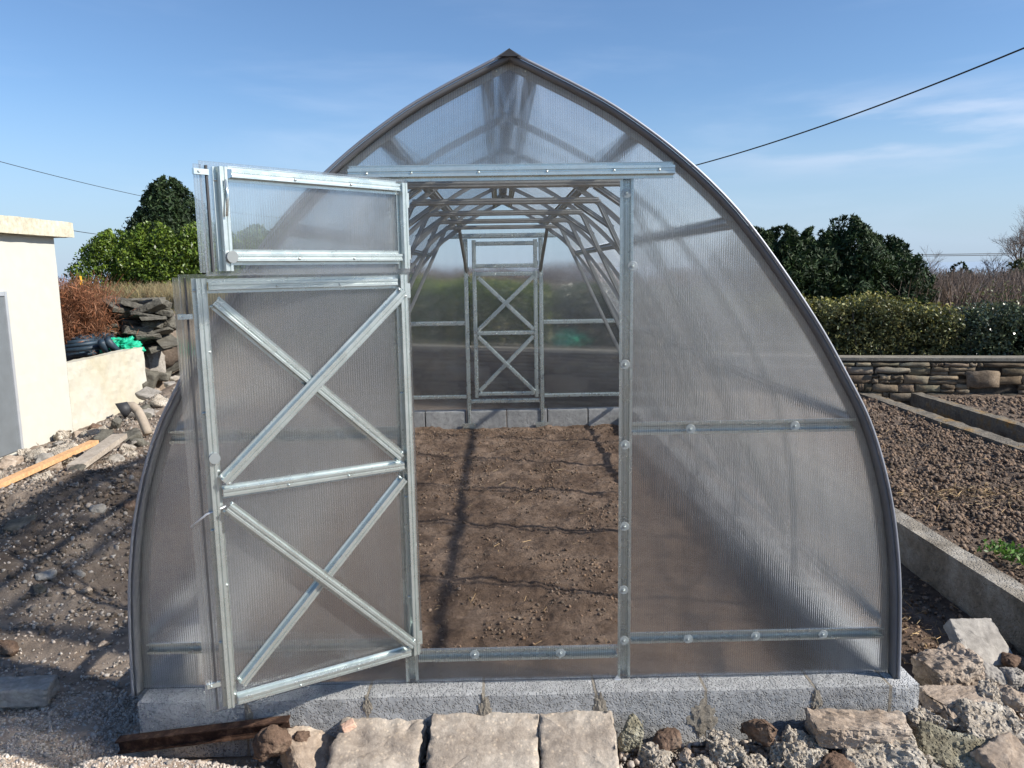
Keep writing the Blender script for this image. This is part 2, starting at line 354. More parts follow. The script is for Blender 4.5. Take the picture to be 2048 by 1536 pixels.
def rot_mats(n, rng, full=True):
    q = rng.normal(size=(n, 4)); q /= np.linalg.norm(q, axis=1)[:, None]; w, x, y, z = q.T
    return np.stack([1-2*(y*y+z*z), 2*(x*y-z*w), 2*(x*z+y*w), 2*(x*y+z*w), 1-2*(x*x+z*z), 2*(y*z-x*w), 2*(x*z-y*w), 2*(y*z+x*w), 1-2*(x*x+y*y)], 1).reshape(n, 3, 3)
def scatter(name, bv, bf, pos, sc, R, col, mat, parent=None, loc=(0, 0, 0), jitter=0):
    bv = np.asarray(bv, float); bf = np.asarray(bf); n = len(pos); k = len(bv)
    V = bv[None]*np.asarray(sc).reshape(n, -1)[:, None, :]
    if jitter: V = V*(1+RNG.uniform(-jitter, jitter, (n, k, 1)))
    V = np.einsum('nij,nkj->nki', R, V)+np.asarray(pos)[:, None, :]
    Fc = bf[None]+(np.arange(n)*k)[:, None, None]
    return fast_mesh(name, V.reshape(-1, 3), Fc.reshape(-1, bf.shape[1]), mat, np.repeat(col, k, 0), parent, loc=loc)
def ico(sub=1):
    bm = bmesh.new(); bmesh.ops.create_icosphere(bm, subdivisions=sub, radius=1)
    v = np.array([q.co[:] for q in bm.verts]); f = np.array([[w.index for w in p.verts] for p in bm.faces]); bm.free(); return v, f
ICO1 = ico(1)
def greys(n, lo=.6, hi=1.4, warm=.06):
    g = RNG.uniform(lo, hi, (n, 1)); w = RNG.uniform(-warm, warm, (n, 1)); return np.clip(np.hstack([g*(1+w), g, g*(1-w)]), 0, 4)

# value noise in numpy
_perm = np.random.default_rng(3).random((256, 256))
def vn(x, y):
    xi, yi = np.floor(x).astype(int), np.floor(y).astype(int); fx, fy = x-xi, y-yi
    fx = fx*fx*(3-2*fx); fy = fy*fy*(3-2*fy); a = lambda i, j: _perm[(xi+i) & 255, (yi+j) & 255]
    return (a(0,0)*(1-fx)+a(1,0)*fx)*(1-fy)+(a(0,1)*(1-fx)+a(1,1)*fx)*fy
def fbm(x, y, o=5, g=.5):
    s = 0; a = 1; t = 0
    for i in range(o): s = s+a*vn(x*2**i+i*17.3, y*2**i+i*9.1); t += a; a *= g
    return s/t
def ss(t): t = np.clip(t, 0, 1); return t*t*(3-2*t)

# ------------------------------------------------------------------ terrain
WX = np.array([-60, -9, -6, -1.49, 1.58, 4.32, 6.41, 12, 60]); WY = np.array([26, 13.4, 11.55, 9.43, 8.04, 6.87, 6.5, 6.0, 4])
def wall_y(x): return np.interp(x, WX, WY)
def H(x, y):
    x = np.asarray(x, float); y = np.asarray(y, float)
    h = np.full(np.broadcast(x, y).shape, -.25)
    # spoil mound on the left
    h = h+.44*np.exp(-(((x+3.0)/.85)**2+((y-2.7)/1.35)**2))*(1+.5*(fbm(x*2.2, y*2.2)-.5))
    h = h+.10*ss((-x-3.2)/1.2)*ss((y-1)/2)*ss((x+5.6)/1.2)
    # rubble bank rising to the old wall
    h = h+.42*ss((y-5.8)/3.0)*ss((-x-2.4)/1.2)*ss((x+5.7)/1.5)-.1*ss((-x-4.6)/.8)
    # gravel heaped in the near left corner
    h = h+(.21*np.exp(-(((x+1.2)/.42)**4+((y+.50)/.19)**2))+.08*np.exp(-(((x+1.7)/.6)**2+((y+.45)/.22)**2)))*ss((-x-.80)/.14)+.05*ss((-x-1.3)/.8)*ss((1.5-y)/2)
    h = h+.16*(fbm(x*2.6+3, y*2.6, 4, .6)-.5)*np.exp(-(((x+3.1)/1.1)**2+((y-2.8)/1.7)**2))*ss((-x-1.65)/.4)+.035*(fbm(x*3, y*3, 5)-.5)*2*ss((-x-1.6)/.4)+.03*(fbm(x*11, y*11, 4)-.5)*ss((-x-1.6)/.3)
    # the higher ground behind the retaining wall
    b = ss((y-wall_y(x)-.15)/.12)
    back = .36+.5*ss((-x-3.0)/3.0)*ss((y-9.5)/2.5)+.03*(fbm(x*2, y*2)-.5)
    h = h*(1-b)+back*b
    h = h-.22*ss((y-6.2)/.6)*ss((x+1.9)/.4)*ss((2.5-x)/.2)*(1-b)
    yard = ss((-x-5.62)/.1)*ss((y-6.9)/.3); h = h*(1-yard)+np.maximum(h, .38)*yard
    # away from the garden the land falls towards the sea
    h = h-ss((y-30)/500)*42-ss((np.abs(x)-60)/600)*30
    inside = (np.abs(x) < 1.5) & (y > -.02) & (y < 6.05)
    h = np.where(inside, -.30, h)
    return h
def land(px, py, dz=0):
    """where the line of sight through a measured point meets the ground, raised by dz"""
    d = _fw + CR*((px-1024)/F_PX) + CU*((768-py)/F_PX); t = 1.5
    while t < 40:
        p = CAM+d*t
        if p.z <= float(H(p.x, p.y))+dz: break
        t += .01
    return CAM+d*t
def spacing(lo, hi, step, far, grow=1.22):
    a = list(np.arange(lo, hi+1e-6, step)); s = step
    while a[-1] < far: s *= grow; a.append(a[-1]+s)
    s = step; b = [lo]
    while b[-1] > -far: s *= grow; b.append(b[-1]-s)
    return np.array(b[1:][::-1]+a)
def terrain():
    xs = spacing(-6.2, 3.2, .028, 3000); ys = spacing(-1.2, 9.5, .032, 3000)
    X, Y = np.meshgrid(xs, ys); Z = H(X, Y)
    near = (np.abs(X) < 8) & (Y < 14)
    Z = Z+np.where(near, .022*(fbm(X*17, Y*17, 4, .6)-.5)*(1+2.6*np.exp(-(((X+3.0)/1.1)**2+((Y-2.7)/1.6)**2))), 0)
    n, m = X.shape; idx = np.arange(n*m).reshape(n, m)
    Fc = np.stack([idx[:-1,:-1], idx[:-1,1:], idx[1:,1:], idx[1:,:-1]], -1).reshape(-1, 4)
    t = fbm(X*1.3+5, Y*1.3, 4); g = 1.0+.5*(t-.5)
    pale = ss((.9-Y)/1.2)*ss((-X-.6)/.5)                                   # pale gravel near the camera
    mound = np.exp(-(((X+3.1)/1.1)**2+((Y-2.5)/1.6)**2))
    c = np.stack([g, g*.98, g*.96], -1)
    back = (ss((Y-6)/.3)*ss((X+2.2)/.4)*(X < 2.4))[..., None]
    c = c*(1+.75*pale[..., None]*np.array([1.08, 1.0, .9]))*(1-.36*mound[..., None])*(1-.45*back)  # mound term paints the greenhouse's shadow into the ground tint
    grass = ss((Y-wall_y(X)-.1)/.3)[..., None]
    c = c*(1-grass)+grass*np.array([1.15, 1.25, .6])*g[..., None]
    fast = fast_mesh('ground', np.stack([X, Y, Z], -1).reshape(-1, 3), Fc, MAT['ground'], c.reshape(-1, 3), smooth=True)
    fast['kind'] = 'structure'
terrain()
sea = MB().add([(-30000, 2500, -34), (30000, 2500, -34), (30000, 50000, -34), (-30000, 50000, -34)], [(0, 1, 2, 3)]).build('sea', MAT['sea']); sea['kind'] = 'structure'

def soil_sheet(name, x0, x1, y0, y1, z, step, mat, amp, clumps, warm=0):
    xs = np.arange(x0, x1+step/2, step); ys = np.arange(y0, y1+step/2, step); X, Y = np.meshgrid(xs, ys)
    Z = z+amp*(fbm(X*clumps, Y*clumps, 5, .62)-.5)*2+amp*.8*(fbm(X*1.3, Y*1.3, 2)-.5)
    n, m = X.shape; idx = np.arange(n*m).reshape(n, m)
    Fc = np.stack([idx[:-1,:-1], idx[:-1,1:], idx[1:,1:], idx[1:,:-1]], -1).reshape(-1, 4)
    g = .8+.5*fbm(X*2, Y*2, 4)
    o = fast_mesh(name, np.stack([X, Y, Z], -1).reshape(-1, 3), Fc, mat, np.stack([g, g*(1-.02*warm), g*(1-.05*warm)], -1).reshape(-1, 3), smooth=True)
    o['kind'] = 'structure'; return o
soil_sheet('soil', -1.42, 1.44, .03, 5.97, -.195, .013, MAT['soil_in'], .042, 6)
soil_sheet('soil', 1.57, 2.44, -.35, 6.4, -.235, .03, MAT['soil_in'], .02, 6)
def in_wall(x, y): return y < wall_y(x)-.02
soil_sheet('soil', 2.55, 4.5, -1.2, 7.3, -.035, .022, MAT['soil_bed'], .05, 8)
soil_sheet('soil', 4.66, 5.05, -.6, 6.9, -.17, .04, MAT['soil_bed'], .02, 8)
soil_sheet('soil', 5.16, 9.0, 1.5, 6.75, -.01, .04, MAT['soil_bed'], .03, 8)

def on_sheet(x, y):
    return np.where(x > 5.16, -.01, np.where(x > 2.55, -.03, np.where(x > 1.57, -.235, -.2)))
def on_in(x, y): return -.195+.042*(fbm(x*6, y*6, 5, .62)-.5)*2+.0336*(fbm(x*1.3, y*1.3, 2)-.5)
def on_bed(x, y): return -.035+.05*(fbm((x)*8-0, y*8, 5, .62)-.5)*2+.04*(fbm(x*1.3, y*1.3, 2)-.5)
def chips(name, x0, x1, y0, y1, n, smin, smax, mat, zf, label, cat, lo=.6, hi=1.5, dens=None, flat=.6, warm=.06):
    x = RNG.uniform(x0, x1, n); y = RNG.uniform(y0, y1, n)
    if dens is not None: k = RNG.random(n) < dens(x, y); x, y = x[k], y[k]
    n = len(x); s = smin*(smax/smin)**(RNG.random(n)**1.8)
    sc = np.stack([s, s*RNG.uniform(.6, 1, n), s*RNG.uniform(flat*.6, flat*1.2, n)], 1)
    z = zf(x, y)+s*.25
    o = scatter(name, ICO1[0], ICO1[1], np.stack([x, y, z], 1), sc, rot_mats(n, RNG), greys(n, lo, hi, warm), mat, jitter=.36)
    return tag(o, label, cat, kind='stuff')
def near_d(x, y): return np.where((x > -1.56) & (y > -.24), 0, 1.0)
chips('gravel', -2.9, -.70, -.95, .35, 60000, .002, .0085, MAT['chips'], H, 'fine pale beige gravel heaped in the near left corner', 'gravel', .9, 1.7, near_d, .7, .05)
chips('rubble_grit', -.85, 2.42, -.80, .3, 15000, .004, .022, MAT['chips'], lambda x, y: H(x, y)+.03, 'small broken grit and chips packed between the front stones', 'grit', .5, 1.4, lambda x, y: np.where((y > -.11) & (x < 1.6), 0, 1.0), .7, .08)
def left_d(x, y):
    blocked = (x > -1.56) & (y > -.12)
    p = .35+.65*ss((1.2-y)/1.5)
    return np.where(blocked, 0, p)
chips('gravel', -4.6, -.75, -.75, 2.2, 26000, .0045, .016, MAT['chips'], H, 'loose pale gravel chips spread over the near left ground', 'gravel', .7, 1.5, left_d)
chips('gravel', -5.3, -1.5, 1.5, 7.5, 15000, .007, .03, MAT['chips'], H, 'coarse grey stone scraps over the dark spoil mound on the left', 'gravel', .3, 1.1, lambda x, y: np.where((x > -1.58), 0, .3+.7*ss((-x-3.3)/1.0)))
chips('spoil_lumps', -4.6, -1.65, .9, 5.2, 16000, .005, .024, MAT['ground'], H, 'dark lumps of dug earth and stone over the spoil mound on the left', 'earth', .45, 1.05, lambda x, y: np.exp(-(((x+3.0)/1.0)**2+((y-2.7)/1.5)**2))+.12, .8)
chips('soil_clods', 2.6, 4.48, -1.0, 6.6, 70000, .004, .024, MAT['clod'], on_bed, 'crumbly dark soil clods filling the near raised bed', 'soil', .5, 1.6, lambda x, y: in_wall(x, y)*(.35+.9*(fbm(x*3, y*3, 3) > .5)), .8)
chips('soil_clods', 5.2, 8.8, 2.2, 6.3, 6000, .012, .035, MAT['clod'], on_sheet, 'crumbly soil clods in the far raised bed', 'soil', .55, 1.4, lambda x, y: in_wall(x, y), .95)
chips('soil_clods', -1.38, 1.38, .05, 5.9, 26000, .002, .014, MAT['clod'], on_in, 'small crumbs and stones on the brown soil inside the greenhouse', 'soil', .6, 1.7, lambda x, y: .15+.85*(fbm(x*2.5, y*2.5, 3) > .52), .8, .1)
chips('soil_clods', 1.6, 2.42, -.3, 4.5, 4200, .004, .018, MAT['clod'], on_sheet, 'dark crumbs of soil in the strip beside the greenhouse', 'soil', .6, 1.8, None, .8, .1)
def straw(name, areas, n, label):
    P = []
    for (cx, cy_, sx, sy, k) in areas: P.append(np.stack([RNG.normal(cx, sx, int(n*k)), RNG.normal(cy_, sy, int(n*k))], 1))
    P = np.concatenate(P); m = len(P); z = on_sheet(P[:, 0], P[:, 1])+.022
    bv = [(-1, -.05, 0), (1, -.05, 0), (1, .05, 0), (-1, .05, 0), (-1, 0, .06), (1, 0, .06)]; bf = [(0, 1, 2, 3), (0, 1, 5, 4), (3, 2, 5, 4)]
    a = RNG.uniform(0, math.pi, m); tl = RNG.normal(0, .25, m)
    R = np.zeros((m, 3, 3)); ca, sa, ct, st = np.cos(a), np.sin(a), np.cos(tl), np.sin(tl)
    R[:, 0] = np.stack([ca*ct, -sa, ca*st], 1); R[:, 1] = np.stack([sa*ct, ca, sa*st], 1); R[:, 2] = np.stack([-st, 0*a, ct], 1)
    s = RNG.uniform(.012, .04, (m, 1)); o = scatter(name, bv, bf, np.column_stack([P, z]), np.hstack([s, s, s]), R, greys(m, .6, 1.3), MAT['straw'])
    tag(o, label, 'straw', kind='stuff')
c = at(1960, 985, 2, 0)
straw('straw', [(c.x, c.y, .16, .14, .5), (c.x-.35, c.y+.05, .12, .1, .15), (3.4, 3.0, .6, 1.8, .35)], 420, 'pale straw scraps on the dark soil of the near raised bed')
straw('straw', [(1.95, .9, .17, .35, .6), (2.0, 2.2, .2, .8, .4)], 260, 'pale straw scraps on the soil strip beside the greenhouse')
straw('straw', [(0, 3, .7, 1.6, 1)], 150, 'thin straw scraps on the soil inside the greenhouse')

# ------------------------------------------------------------------ rocks
ROCKS = 0
def rock(name, loc, size, rot=(0, 0, 0), mat='greyst', seed=1, boxy=0, lump=.06, fine=.03, sub=3, label=None, cat='stone', group=None):
    """angular stone: convex hull of random points, subdivided and roughened"""
    rnd = random.Random(seed); bm = bmesh.new()
    if boxy:
        for i in (-1, 1):
            for j in (-1, 1):
                for k in (-1, 1):
                    bm.verts.new((i*(1-rnd.random()*.28*(2-boxy)), j*(1-rnd.random()*.28*(2-boxy)), k*(1-rnd.random()*.25)))
        for _ in range(5):
            a = rnd.random()*6.28; bm.verts.new((1.02*math.cos(a), 1.02*math.sin(a), rnd.uniform(-.6, .6)))
    else:
        for _ in range(17):
            v = Vector((rnd.gauss(0, 1), rnd.gauss(0, 1), rnd.gauss(0, 1))).normalized(); bm.verts.new(v*rnd.uniform(.82, 1.05))
    r = bmesh.ops.convex_hull(bm, input=bm.verts)
    dead = [e for e in set(r['geom_interior']+r['geom_unused']) if isinstance(e, bmesh.types.BMVert)]
    if dead: bmesh.ops.delete(bm, geom=dead, context='VERTS')
    for v in bm.verts: v.co = Vector((v.co.x*size[0]/2, v.co.y*size[1]/2, v.co.z*size[2]/2))
    bmesh.ops.bevel(bm, geom=bm.edges[:], offset=min(size)*.05, segments=1, affect='EDGES', profile=.6)
    bmesh.ops.triangulate(bm, faces=bm.faces)
    for _ in range(sub):
        mean = max(size)*(.22, .11, .055, .03)[_]
        es = [e for e in bm.edges if e.calc_length() > mean]
        if es: bmesh.ops.subdivide_edges(bm, edges=es, cuts=1); bmesh.ops.triangulate(bm, faces=bm.faces)
    ms = min(size[0], size[1], size[2]*1.6); off = Vector((seed*3.7, seed*1.3, seed*.7))
    bm.normal_update()
    nn = [v.normal.copy() for v in bm.verts]
    for v, nv in zip(bm.verts, nn):
        p = v.co+off
        d = lump*ms*mn.fractal(p/ms*2.2, 1, 2, 3)+fine*ms*mn.fractal(p/ms*11, .8, 2, 3)+.22*lump*ms*(.5-abs(mn.noise(p/ms*4)))+.16*lump*ms*(.3-abs(mn.noise(Vector((p.x, p.y*2.2, p.z*3))/ms*9)))
        v.co += nv*max(-.3*ms, min(.3*ms, d))
        for i_ in range(3): v.co[i_] = max(-.6*size[i_], min(.6*size[i_], v.co[i_]))
    me = bpy.data.meshes.new(name); bm.to_mesh(me); bm.free(); me.materials.append(MAT[mat])
    me.polygons.foreach_set('use_smooth', [fine < .035]*len(me.polygons))
    if mat in ('wallstone',):
        a = me.attributes.new('tint', 'FLOAT_COLOR', 'POINT'); a.data.foreach_set('color', [1.0]*4*len(me.vertices))
    o = bpy.data.objects.new(name, me); COL.objects.link(o); o.location = loc; o.rotation_euler = rot
    tag(o, label, cat, group); return o

D = math.radians
def st(px, py, z, size, rot, mat, seed, label, name='stone', cat='stone', **k):
    p = at(px, py, 2, z)
    if px < 400 and 640 < py < 1250: p = land(px, py, size[2]*.22)
    return rock(name, p, size, tuple(D(a) for a in rot), mat, seed, label=label, cat=cat, sub=4 if py > 1200 else 3, **k)
# the row of rubble along the front of the block footing
st(545, 1490, -.12, (.16, .12, .19), (10, 5, 20), 'brown', 11, 'rounded brown stone at the right end of the rusty rail', lump=.09)
st(602, 1480, -.14, (.08, .08, .14), (0, 12, 0), 'brown', 12, 'small dark wedge stone just right of the rounded brown stone')
st(628, 1515, -.21, (.22, .26, .12), (28, 10, 35), 'tan', 13, 'pinkish pointed slab leaning between the rounded stone and the beige lumpy slab', boxy=1)
st(756, 1508, -.18, (.33, .30, .11), (22, 4, -4), 'beige', 14, 'lumpy beige slab with a small pink chip on its top corner', boxy=2, lump=.10, fine=.03)
st(697, 1452, -.095, (.05, .03, .03), (10, -20, 25), 'chipbrick', 15, 'small pink brick chip resting on the lumpy beige slab', name='brick_chip', cat='brick chip', boxy=2)
st(968, 1506, -.17, (.415, .32, .10), (20, 2, -2), 'beige', 16, 'widest flat beige slab, below the middle of the door opening', boxy=2, lump=.05)
st(1157, 1504, -.17, (.285, .30, .10), (20, -2, -1), 'beige', 17, 'flat pinkish beige slab just right of the widest slab', boxy=2, lump=.05)
st(1260, 1464, -.13, (.14, .10, .17), (-8, 14, 15), 'lichen', 18, 'upright yellow lichened stone right of the two flat slabs', lump=.09, fine=.04)
st(1336, 1482, -.17, (.16, .12, .11), (0, -10, 20), 'brown', 19, 'reddish brown stone half under the rubble, right of the lichened stone')
st(1310, 1525, -.22, (.2, .16, .12), (10, 0, 50), 'rubble', 20, 'pebbly concrete lump below the reddish brown stone', name='concrete_lump', cat='rubble', lump=.14, fine=.07)
st(1374, 1512, -.18, (.07, .07, .05), (0, 20, 10), 'tan', 21, 'smooth little pink stone between the pebbly lumps')
st(1440, 1500, -.19, (.22, .16, .12), (12, 4, -15), 'rubble', 22, 'pale pebbly concrete lump left of the upright brown stone', name='concrete_lump', cat='rubble', lump=.14, fine=.07)
st(1400, 1540, -.22, (.15, .12, .09), (12, 4, 15), 'rubble', 23, 'pebbly lump at the bottom edge under the smooth pink stone', name='concrete_lump', cat='rubble', lump=.14, fine=.07)
st(1520, 1460, -.12, (.145, .11, .165), (4, -10, -15), 'brown', 24, 'upright dark brown stone leaning on the block footing', lump=.1)
st(1595, 1500, -.18, (.27, .2, .14), (14, 0, 10), 'rubble', 25, 'big whitish pebbly concrete lump right of the upright brown stone', name='concrete_lump', cat='rubble', lump=.14, fine=.08)
st(1500, 1532, -.22, (.2, .14, .1), (10, 0, 40), 'rubble', 26, 'low pebbly lump below the upright brown stone', name='concrete_lump', cat='rubble', lump=.14, fine=.07)
st(1712, 1458, -.12, (.37, .15, .11), (0, 1, -4), 'tan', 27, 'long tan stone lying across the foot of the blocks near the corner', boxy=1, lump=.07, fine=.045)
st(1765, 1512, -.19, (.30, .18, .12), (18, -10, -12), 'rubble', 28, 'whitish broken slab below the long tan stone', name='concrete_lump', cat='rubble', boxy=1, lump=.1, fine=.05)
st(1672, 1535, -.2, (.16, .16, .1), (10, 10, 32), 'brown', 29, 'dark stone in the gap under the long tan stone')
st(1858, 1452, -.17, (.22, .16, .12), (10, 8, -25), 'rubble', 30, 'pebbly brownish concrete lump just off the footing corner', name='concrete_lump', cat='rubble', lump=.14, fine=.06)
st(1890, 1438, -.16, (.17, .14, .12), (0, 0, 30), 'tan', 31, 'smooth round brown boulder tucked under the thin flat slab', lump=.04)
st(1908, 1398, -.11, (.27, .14, .045), (6, 2, -6), 'tan', 32, 'thin flat slab reaching from the footing corner over the round boulder', boxy=1, fine=.05)
st(1893, 1342, -.11, (.25, .2, .18), (0, -10, 12), 'tan', 33, 'blocky tan stone standing beside the footing corner', boxy=1, lump=.07, fine=.045)
st(1922, 1296, -.08, (.09, .07, .09), (0, 0, 30), 'greyst', 34, 'small pale pointed stone on top of the blocky tan stone')
st(1958, 1290, -.1, (.31, .25, .05), (40, 8, 12), 'greyst', 35, 'big smooth grey slab leaning against the near kerb of the bed', boxy=1, lump=.03)
st(1978, 1360, -.15, (.2, .16, .18), (20, 10, 12), 'greyst', 36, 'grey stone standing under the big leaning slab')
st(2025, 1320, -.14, (.17, .14, .08), (10, 10, 20), 'brown', 37, 'flat brown stone at the right edge below the kerb')
st(2020, 1352, -.12, (.15, .12, .12), (10, 30, 20), 'greyst', 38, 'grey stone at the right edge above the pale pebbly slab')
st(1975, 1392, -.12, (.22, .15, .12), (16, -10, 25), 'rubble', 39, 'pale broken concrete piece right of the thin flat slab', name='concrete_lump', cat='rubble', lump=.13, fine=.06)
st(2026, 1398, -.11, (.16, .12, .08), (6, 16, -25), 'tan', 40, 'pale tan stone on the rubble at the right edge', lump=.1)
st(1975, 1462, -.17, (.25, .2, .14), (22, 8, -14), 'rubble', 41, 'large crusty concrete piece lying right of the round boulder', name='concrete_lump', cat='rubble', boxy=1, lump=.12, fine=.05)
st(2036, 1468, -.16, (.16, .14, .12), (22, 8, 14), 'rubble', 42, 'crusty concrete piece at the right edge, halfway down the heap', name='concrete_lump', cat='rubble', lump=.12, fine=.06)
st(1905, 1510, -.2, (.26, .18, .1), (24, 6, -22), 'lichen', 43, 'ribbed brown broken slab near the bottom right corner', boxy=1, lump=.1, fine=.05)
st(2005, 1522, -.19, (.2, .16, .1), (24, -6, 22), 'tan', 44, 'tan stone in the bottom right corner', boxy=1, lump=.08)
st(1838, 1525, -.22, (.17, .16, .1), (14, 6, 2), 'rubble', 45, 'greyish lump at the bottom edge left of the ribbed slab', name='concrete_lump', cat='rubble', lump=.14, fine=.06)
# loose stones on the left
st(38, 1382, -.13, (.27, .13, .09), (0, 2, 8), 'greyst', 50, 'long grey stone at the left edge in front of the pink stones', boxy=2, lump=.06)
st(12, 1296, -.17, (.14, .12, .08), (0, 20, 8), 'brown', 51, 'reddish stone at the left edge above the long grey stone')
st(90, 1150, -.12, (.13, .1, .06), (20, 0, 20), 'greyst', 52, 'flat grey stone on the gravel below the mound')
st(78, 1178, -.15, (.08, .08, .07), (20, 0, 50), 'slate', 53, 'dark stone under the flat grey stone below the mound')
st(172, 1182, -.15, (.07, .06, .05), (0, 0, 50), 'tan', 54, 'small orange stone on the gravel below the mound')
st(140, 1185, -.15, (.08, .05, .05), (0, 30, 10), 'tan', 55, 'small tan stone left of the little orange stone')
st(158, 1147, -.13, (.09, .06, .04), (0, 12, -20), 'greyst', 56, 'thin grey flake of stone on the mound foot')
st(195, 1018, .02, (.13, .1, .09), (20, 0, 10), 'greyst', 57, 'lone pale stone stuck on the side of the dark mound')
st(262, 1012, .03, (.11, .1, .1), (0, 0, 10), 'brown', 58, 'dark stone half buried in the mound beside the greenhouse')
st(45, 1050, -.03, (.2, .14, .06), (14, -6, 10), 'slate', 59, 'broad flat dark stone low on the mound at the left edge', boxy=1)
st(205, 1288, -.17, (.07, .04, .03), (0, 0, 20), 'tan', 60, 'little tan flake on the gravel beside the greenhouse')
st(60, 1213, -.18, (.07, .05, .03), (0, 0, 20), 'tan', 61, 'pale chip of stone on the gravel at far left')
st(228, 918, .0, (.3, .18, .1), (10, -6, -14), 'greyst', 62, 'grey blue stone below the end of the dusty board', lump=.08)
st(155, 938, -.05, (.2, .12, .06), (14, -6, 10), 'slate', 63, 'slaty grey piece under the dusty board')
st(122, 872, -.22, (.3, .26, .22), (14, -6, 10), 'rubble', 64, 'white crusty concrete lump at the foot of the cream wall', name='concrete_lump', cat='rubble', lump=.13, fine=.05)
st(128, 900, -.18, (.32, .22, .14), (14, -6, 30), 'rubble', 65, 'pale smooth concrete lump above the fresh plank', name='concrete_lump', cat='rubble', lump=.1)
st(72, 905, -.28, (.18, .14, .16), (14, -6, 10), 'tan', 66, 'tan upright stone by the cream wall corner')
st(22, 925, -.3, (.28, .2, .14), (0, -6, 20), 'tan', 67, 'tan stone below the grey door of the shed')
st(98, 915, -.12, (.3, .2, .14), (14, 6, 10), 'greyst', 68, 'grey concrete piece left of the plank end')
st(172, 866, -.22, (.2, .14, .12), (0, 6, 10), 'tan', 69, 'brown stone by the low wall, left of two')
st(192, 858, -.2, (.22, .16, .14), (0, 6, 40), 'brown', 70, 'brown stone by the low wall, right of two')
st(200, 905, .02, (.16, .12, .1), (0, 16, 40), 'brown', 71, 'brown stone between the board and the pipe end')
st(285, 828, .15, (.34, .2, .1), (10, 10, 5), 'greyst', 72, 'pale flat stone above the bent clay pipe', boxy=1)
st(322, 806, .15, (.36, .28, .2), (14, 10, 5), 'rubble', 73, 'largest white concrete chunk on the bank beside the greenhouse', name='concrete_lump', cat='rubble', lump=.13)
st(305, 790, .22, (.4, .24, .09), (24, 12, -15), 'greyst', 74, 'brown grey slab leaning on the bank above the white chunk', boxy=1)
st(275, 788, .1, (.26, .24, .5), (10, 20, 0), 'slate', 75, 'dark stone standing at the end of the low wall', boxy=1)
st(305, 722, .55, (.52, .3, .95), (0, -16, 20), 'greyst', 76, 'tall upright stone behind the end of the low cream wall', lump=.08)
st(330, 742, .42, (.8, .2, .17), (0, -26, 10), 'slate', 77, 'long squared stone tilted up beside the tall upright stone', boxy=2)
st(345, 758, .33, (.65, .2, .17), (0, -26, 10), 'slate', 78, 'squared stone lying just under the tilted long stone', boxy=2)
st(290, 760, .3, (.32, .22, .34), (0, 20, 10), 'slate', 79, 'dark squared block above the standing stone', boxy=2)
st(312, 752, .33, (.45, .3, .16), (0, 5, 10), 'slate', 80, 'olive flat stone under the tall upright stone', boxy=1)
st(232, 850, -.12, (.1, .12, .17), (20, 24, 10), 'slate', 81, 'narrow dark stone standing beside the bent clay pipe', boxy=1)
# countless look-alikes along the wall foot: middling rubble
rr = random.Random(5)
k = 0
for i in range(400):
    x = rr.uniform(-5.35, -1.9); y = rr.uniform(3.6, 8.8)
    d = abs(x+5.4); ok = ((d < 1.7 and y > 3.6) or y > 6.2) and not (d < .55 and y > 6.0)
    if not ok or in_wall(x, y+.3) == False: continue
    if x > -1.9: continue
    s = rr.uniform(.09, .24)
    mt = rr.choice(['rubble', 'rubble', 'greyst', 'slate', 'tan'])
    lab = {'rubble': 'pale broken concrete piece in the rubble bank by the low wall', 'greyst': 'grey broken stone in the rubble bank by the low wall', 'slate': 'dark broken stone in the rubble bank by the low wall', 'tan': 'tan broken stone in the rubble bank by the low wall'}[mt]
    rock('stone', (x, y, float(H(x, y))+s*.12), (s, s*rr.uniform(.6, 1), s*rr.uniform(.35, .7)), (rr.uniform(-.4, .4), rr.uniform(-.4, .4), rr.uniform(0, 6)), mt, 300+i, boxy=rr.choice([0, 1]), sub=2, lump=.1, fine=.03, label=lab, cat='rubble', group='look-alike '+mt+' pieces in the rubble bank')
    k += 1
    if k >= 110: break
# the slab heap behind the low wall
heap = [(262, 598, 1.24, (1.0, .6, .1), (4, 3, 10), 'topmost broad dark slab of the heap'), (235, 608, 1.14, (1.1, .6, .12), (4, 6, -8), 'wide flat slab second from the top of the heap'),
 (216, 625, 1.0, (.5, .4, .26), (0, 4, 4), 'squared grey block at the left end of the heap'), (262, 618, 1.05, (.8, .4, .09), (4, 14, 6), 'tilted thin slab under the two top slabs'),
 (300, 618, 1.05, (.6, .4, .1), (4, -4, 6), 'small dark slab at the right end of the heap'), (246, 634, .92, (1.0, .4, .1), (4, -10, 6), 'long tilted slab in the middle of the heap'),
 (285, 640, .9, (.8, .5, .16), (10, 6, 12), 'thick slab with a pale top in the middle right of the heap'), (235, 650, .8, (.9, .5, .1), (4, 6, -6), 'thin dark slab low in the left of the heap'),
 (300, 655, .78, (.5, .4, .22), (4, 16, 6), 'lumpy stone low in the right of the heap'), (325, 632, .95, (.4, .3, .2), (4, 10, 6), 'dark stone sticking out at the far right of the heap'),
 (255, 664, .68, (.7, .4, .16), (4, 2, 6), 'pale grey flat stone at the foot of the heap'), (290, 668, .66, (.4, .3, .16), (4, 12, 16), 'mossy stone at the right foot of the heap'), (222, 668, .66, (.6, .4, .16), (4, 2, 26), 'dark stone at the left foot of the heap'),
 (340, 640, .85, (.4, .3, .22), (4, 10, 26), 'blackish block right of the heap by the grass')]
for i, (px, py, z, s, r, lb) in enumerate(heap):
    p = at(px, py+6, 1, 9.7); rock('slate_stone', p, s, (D(r[0]+(i*37 % 19)-8), D(r[1]*1.9+(i*53 % 13)-6), D(r[2]*3)), 'slate', 500+i, boxy=1, lump=.045, fine=.035, label=lb, cat='stone', group='slabs heaped behind the low wall')
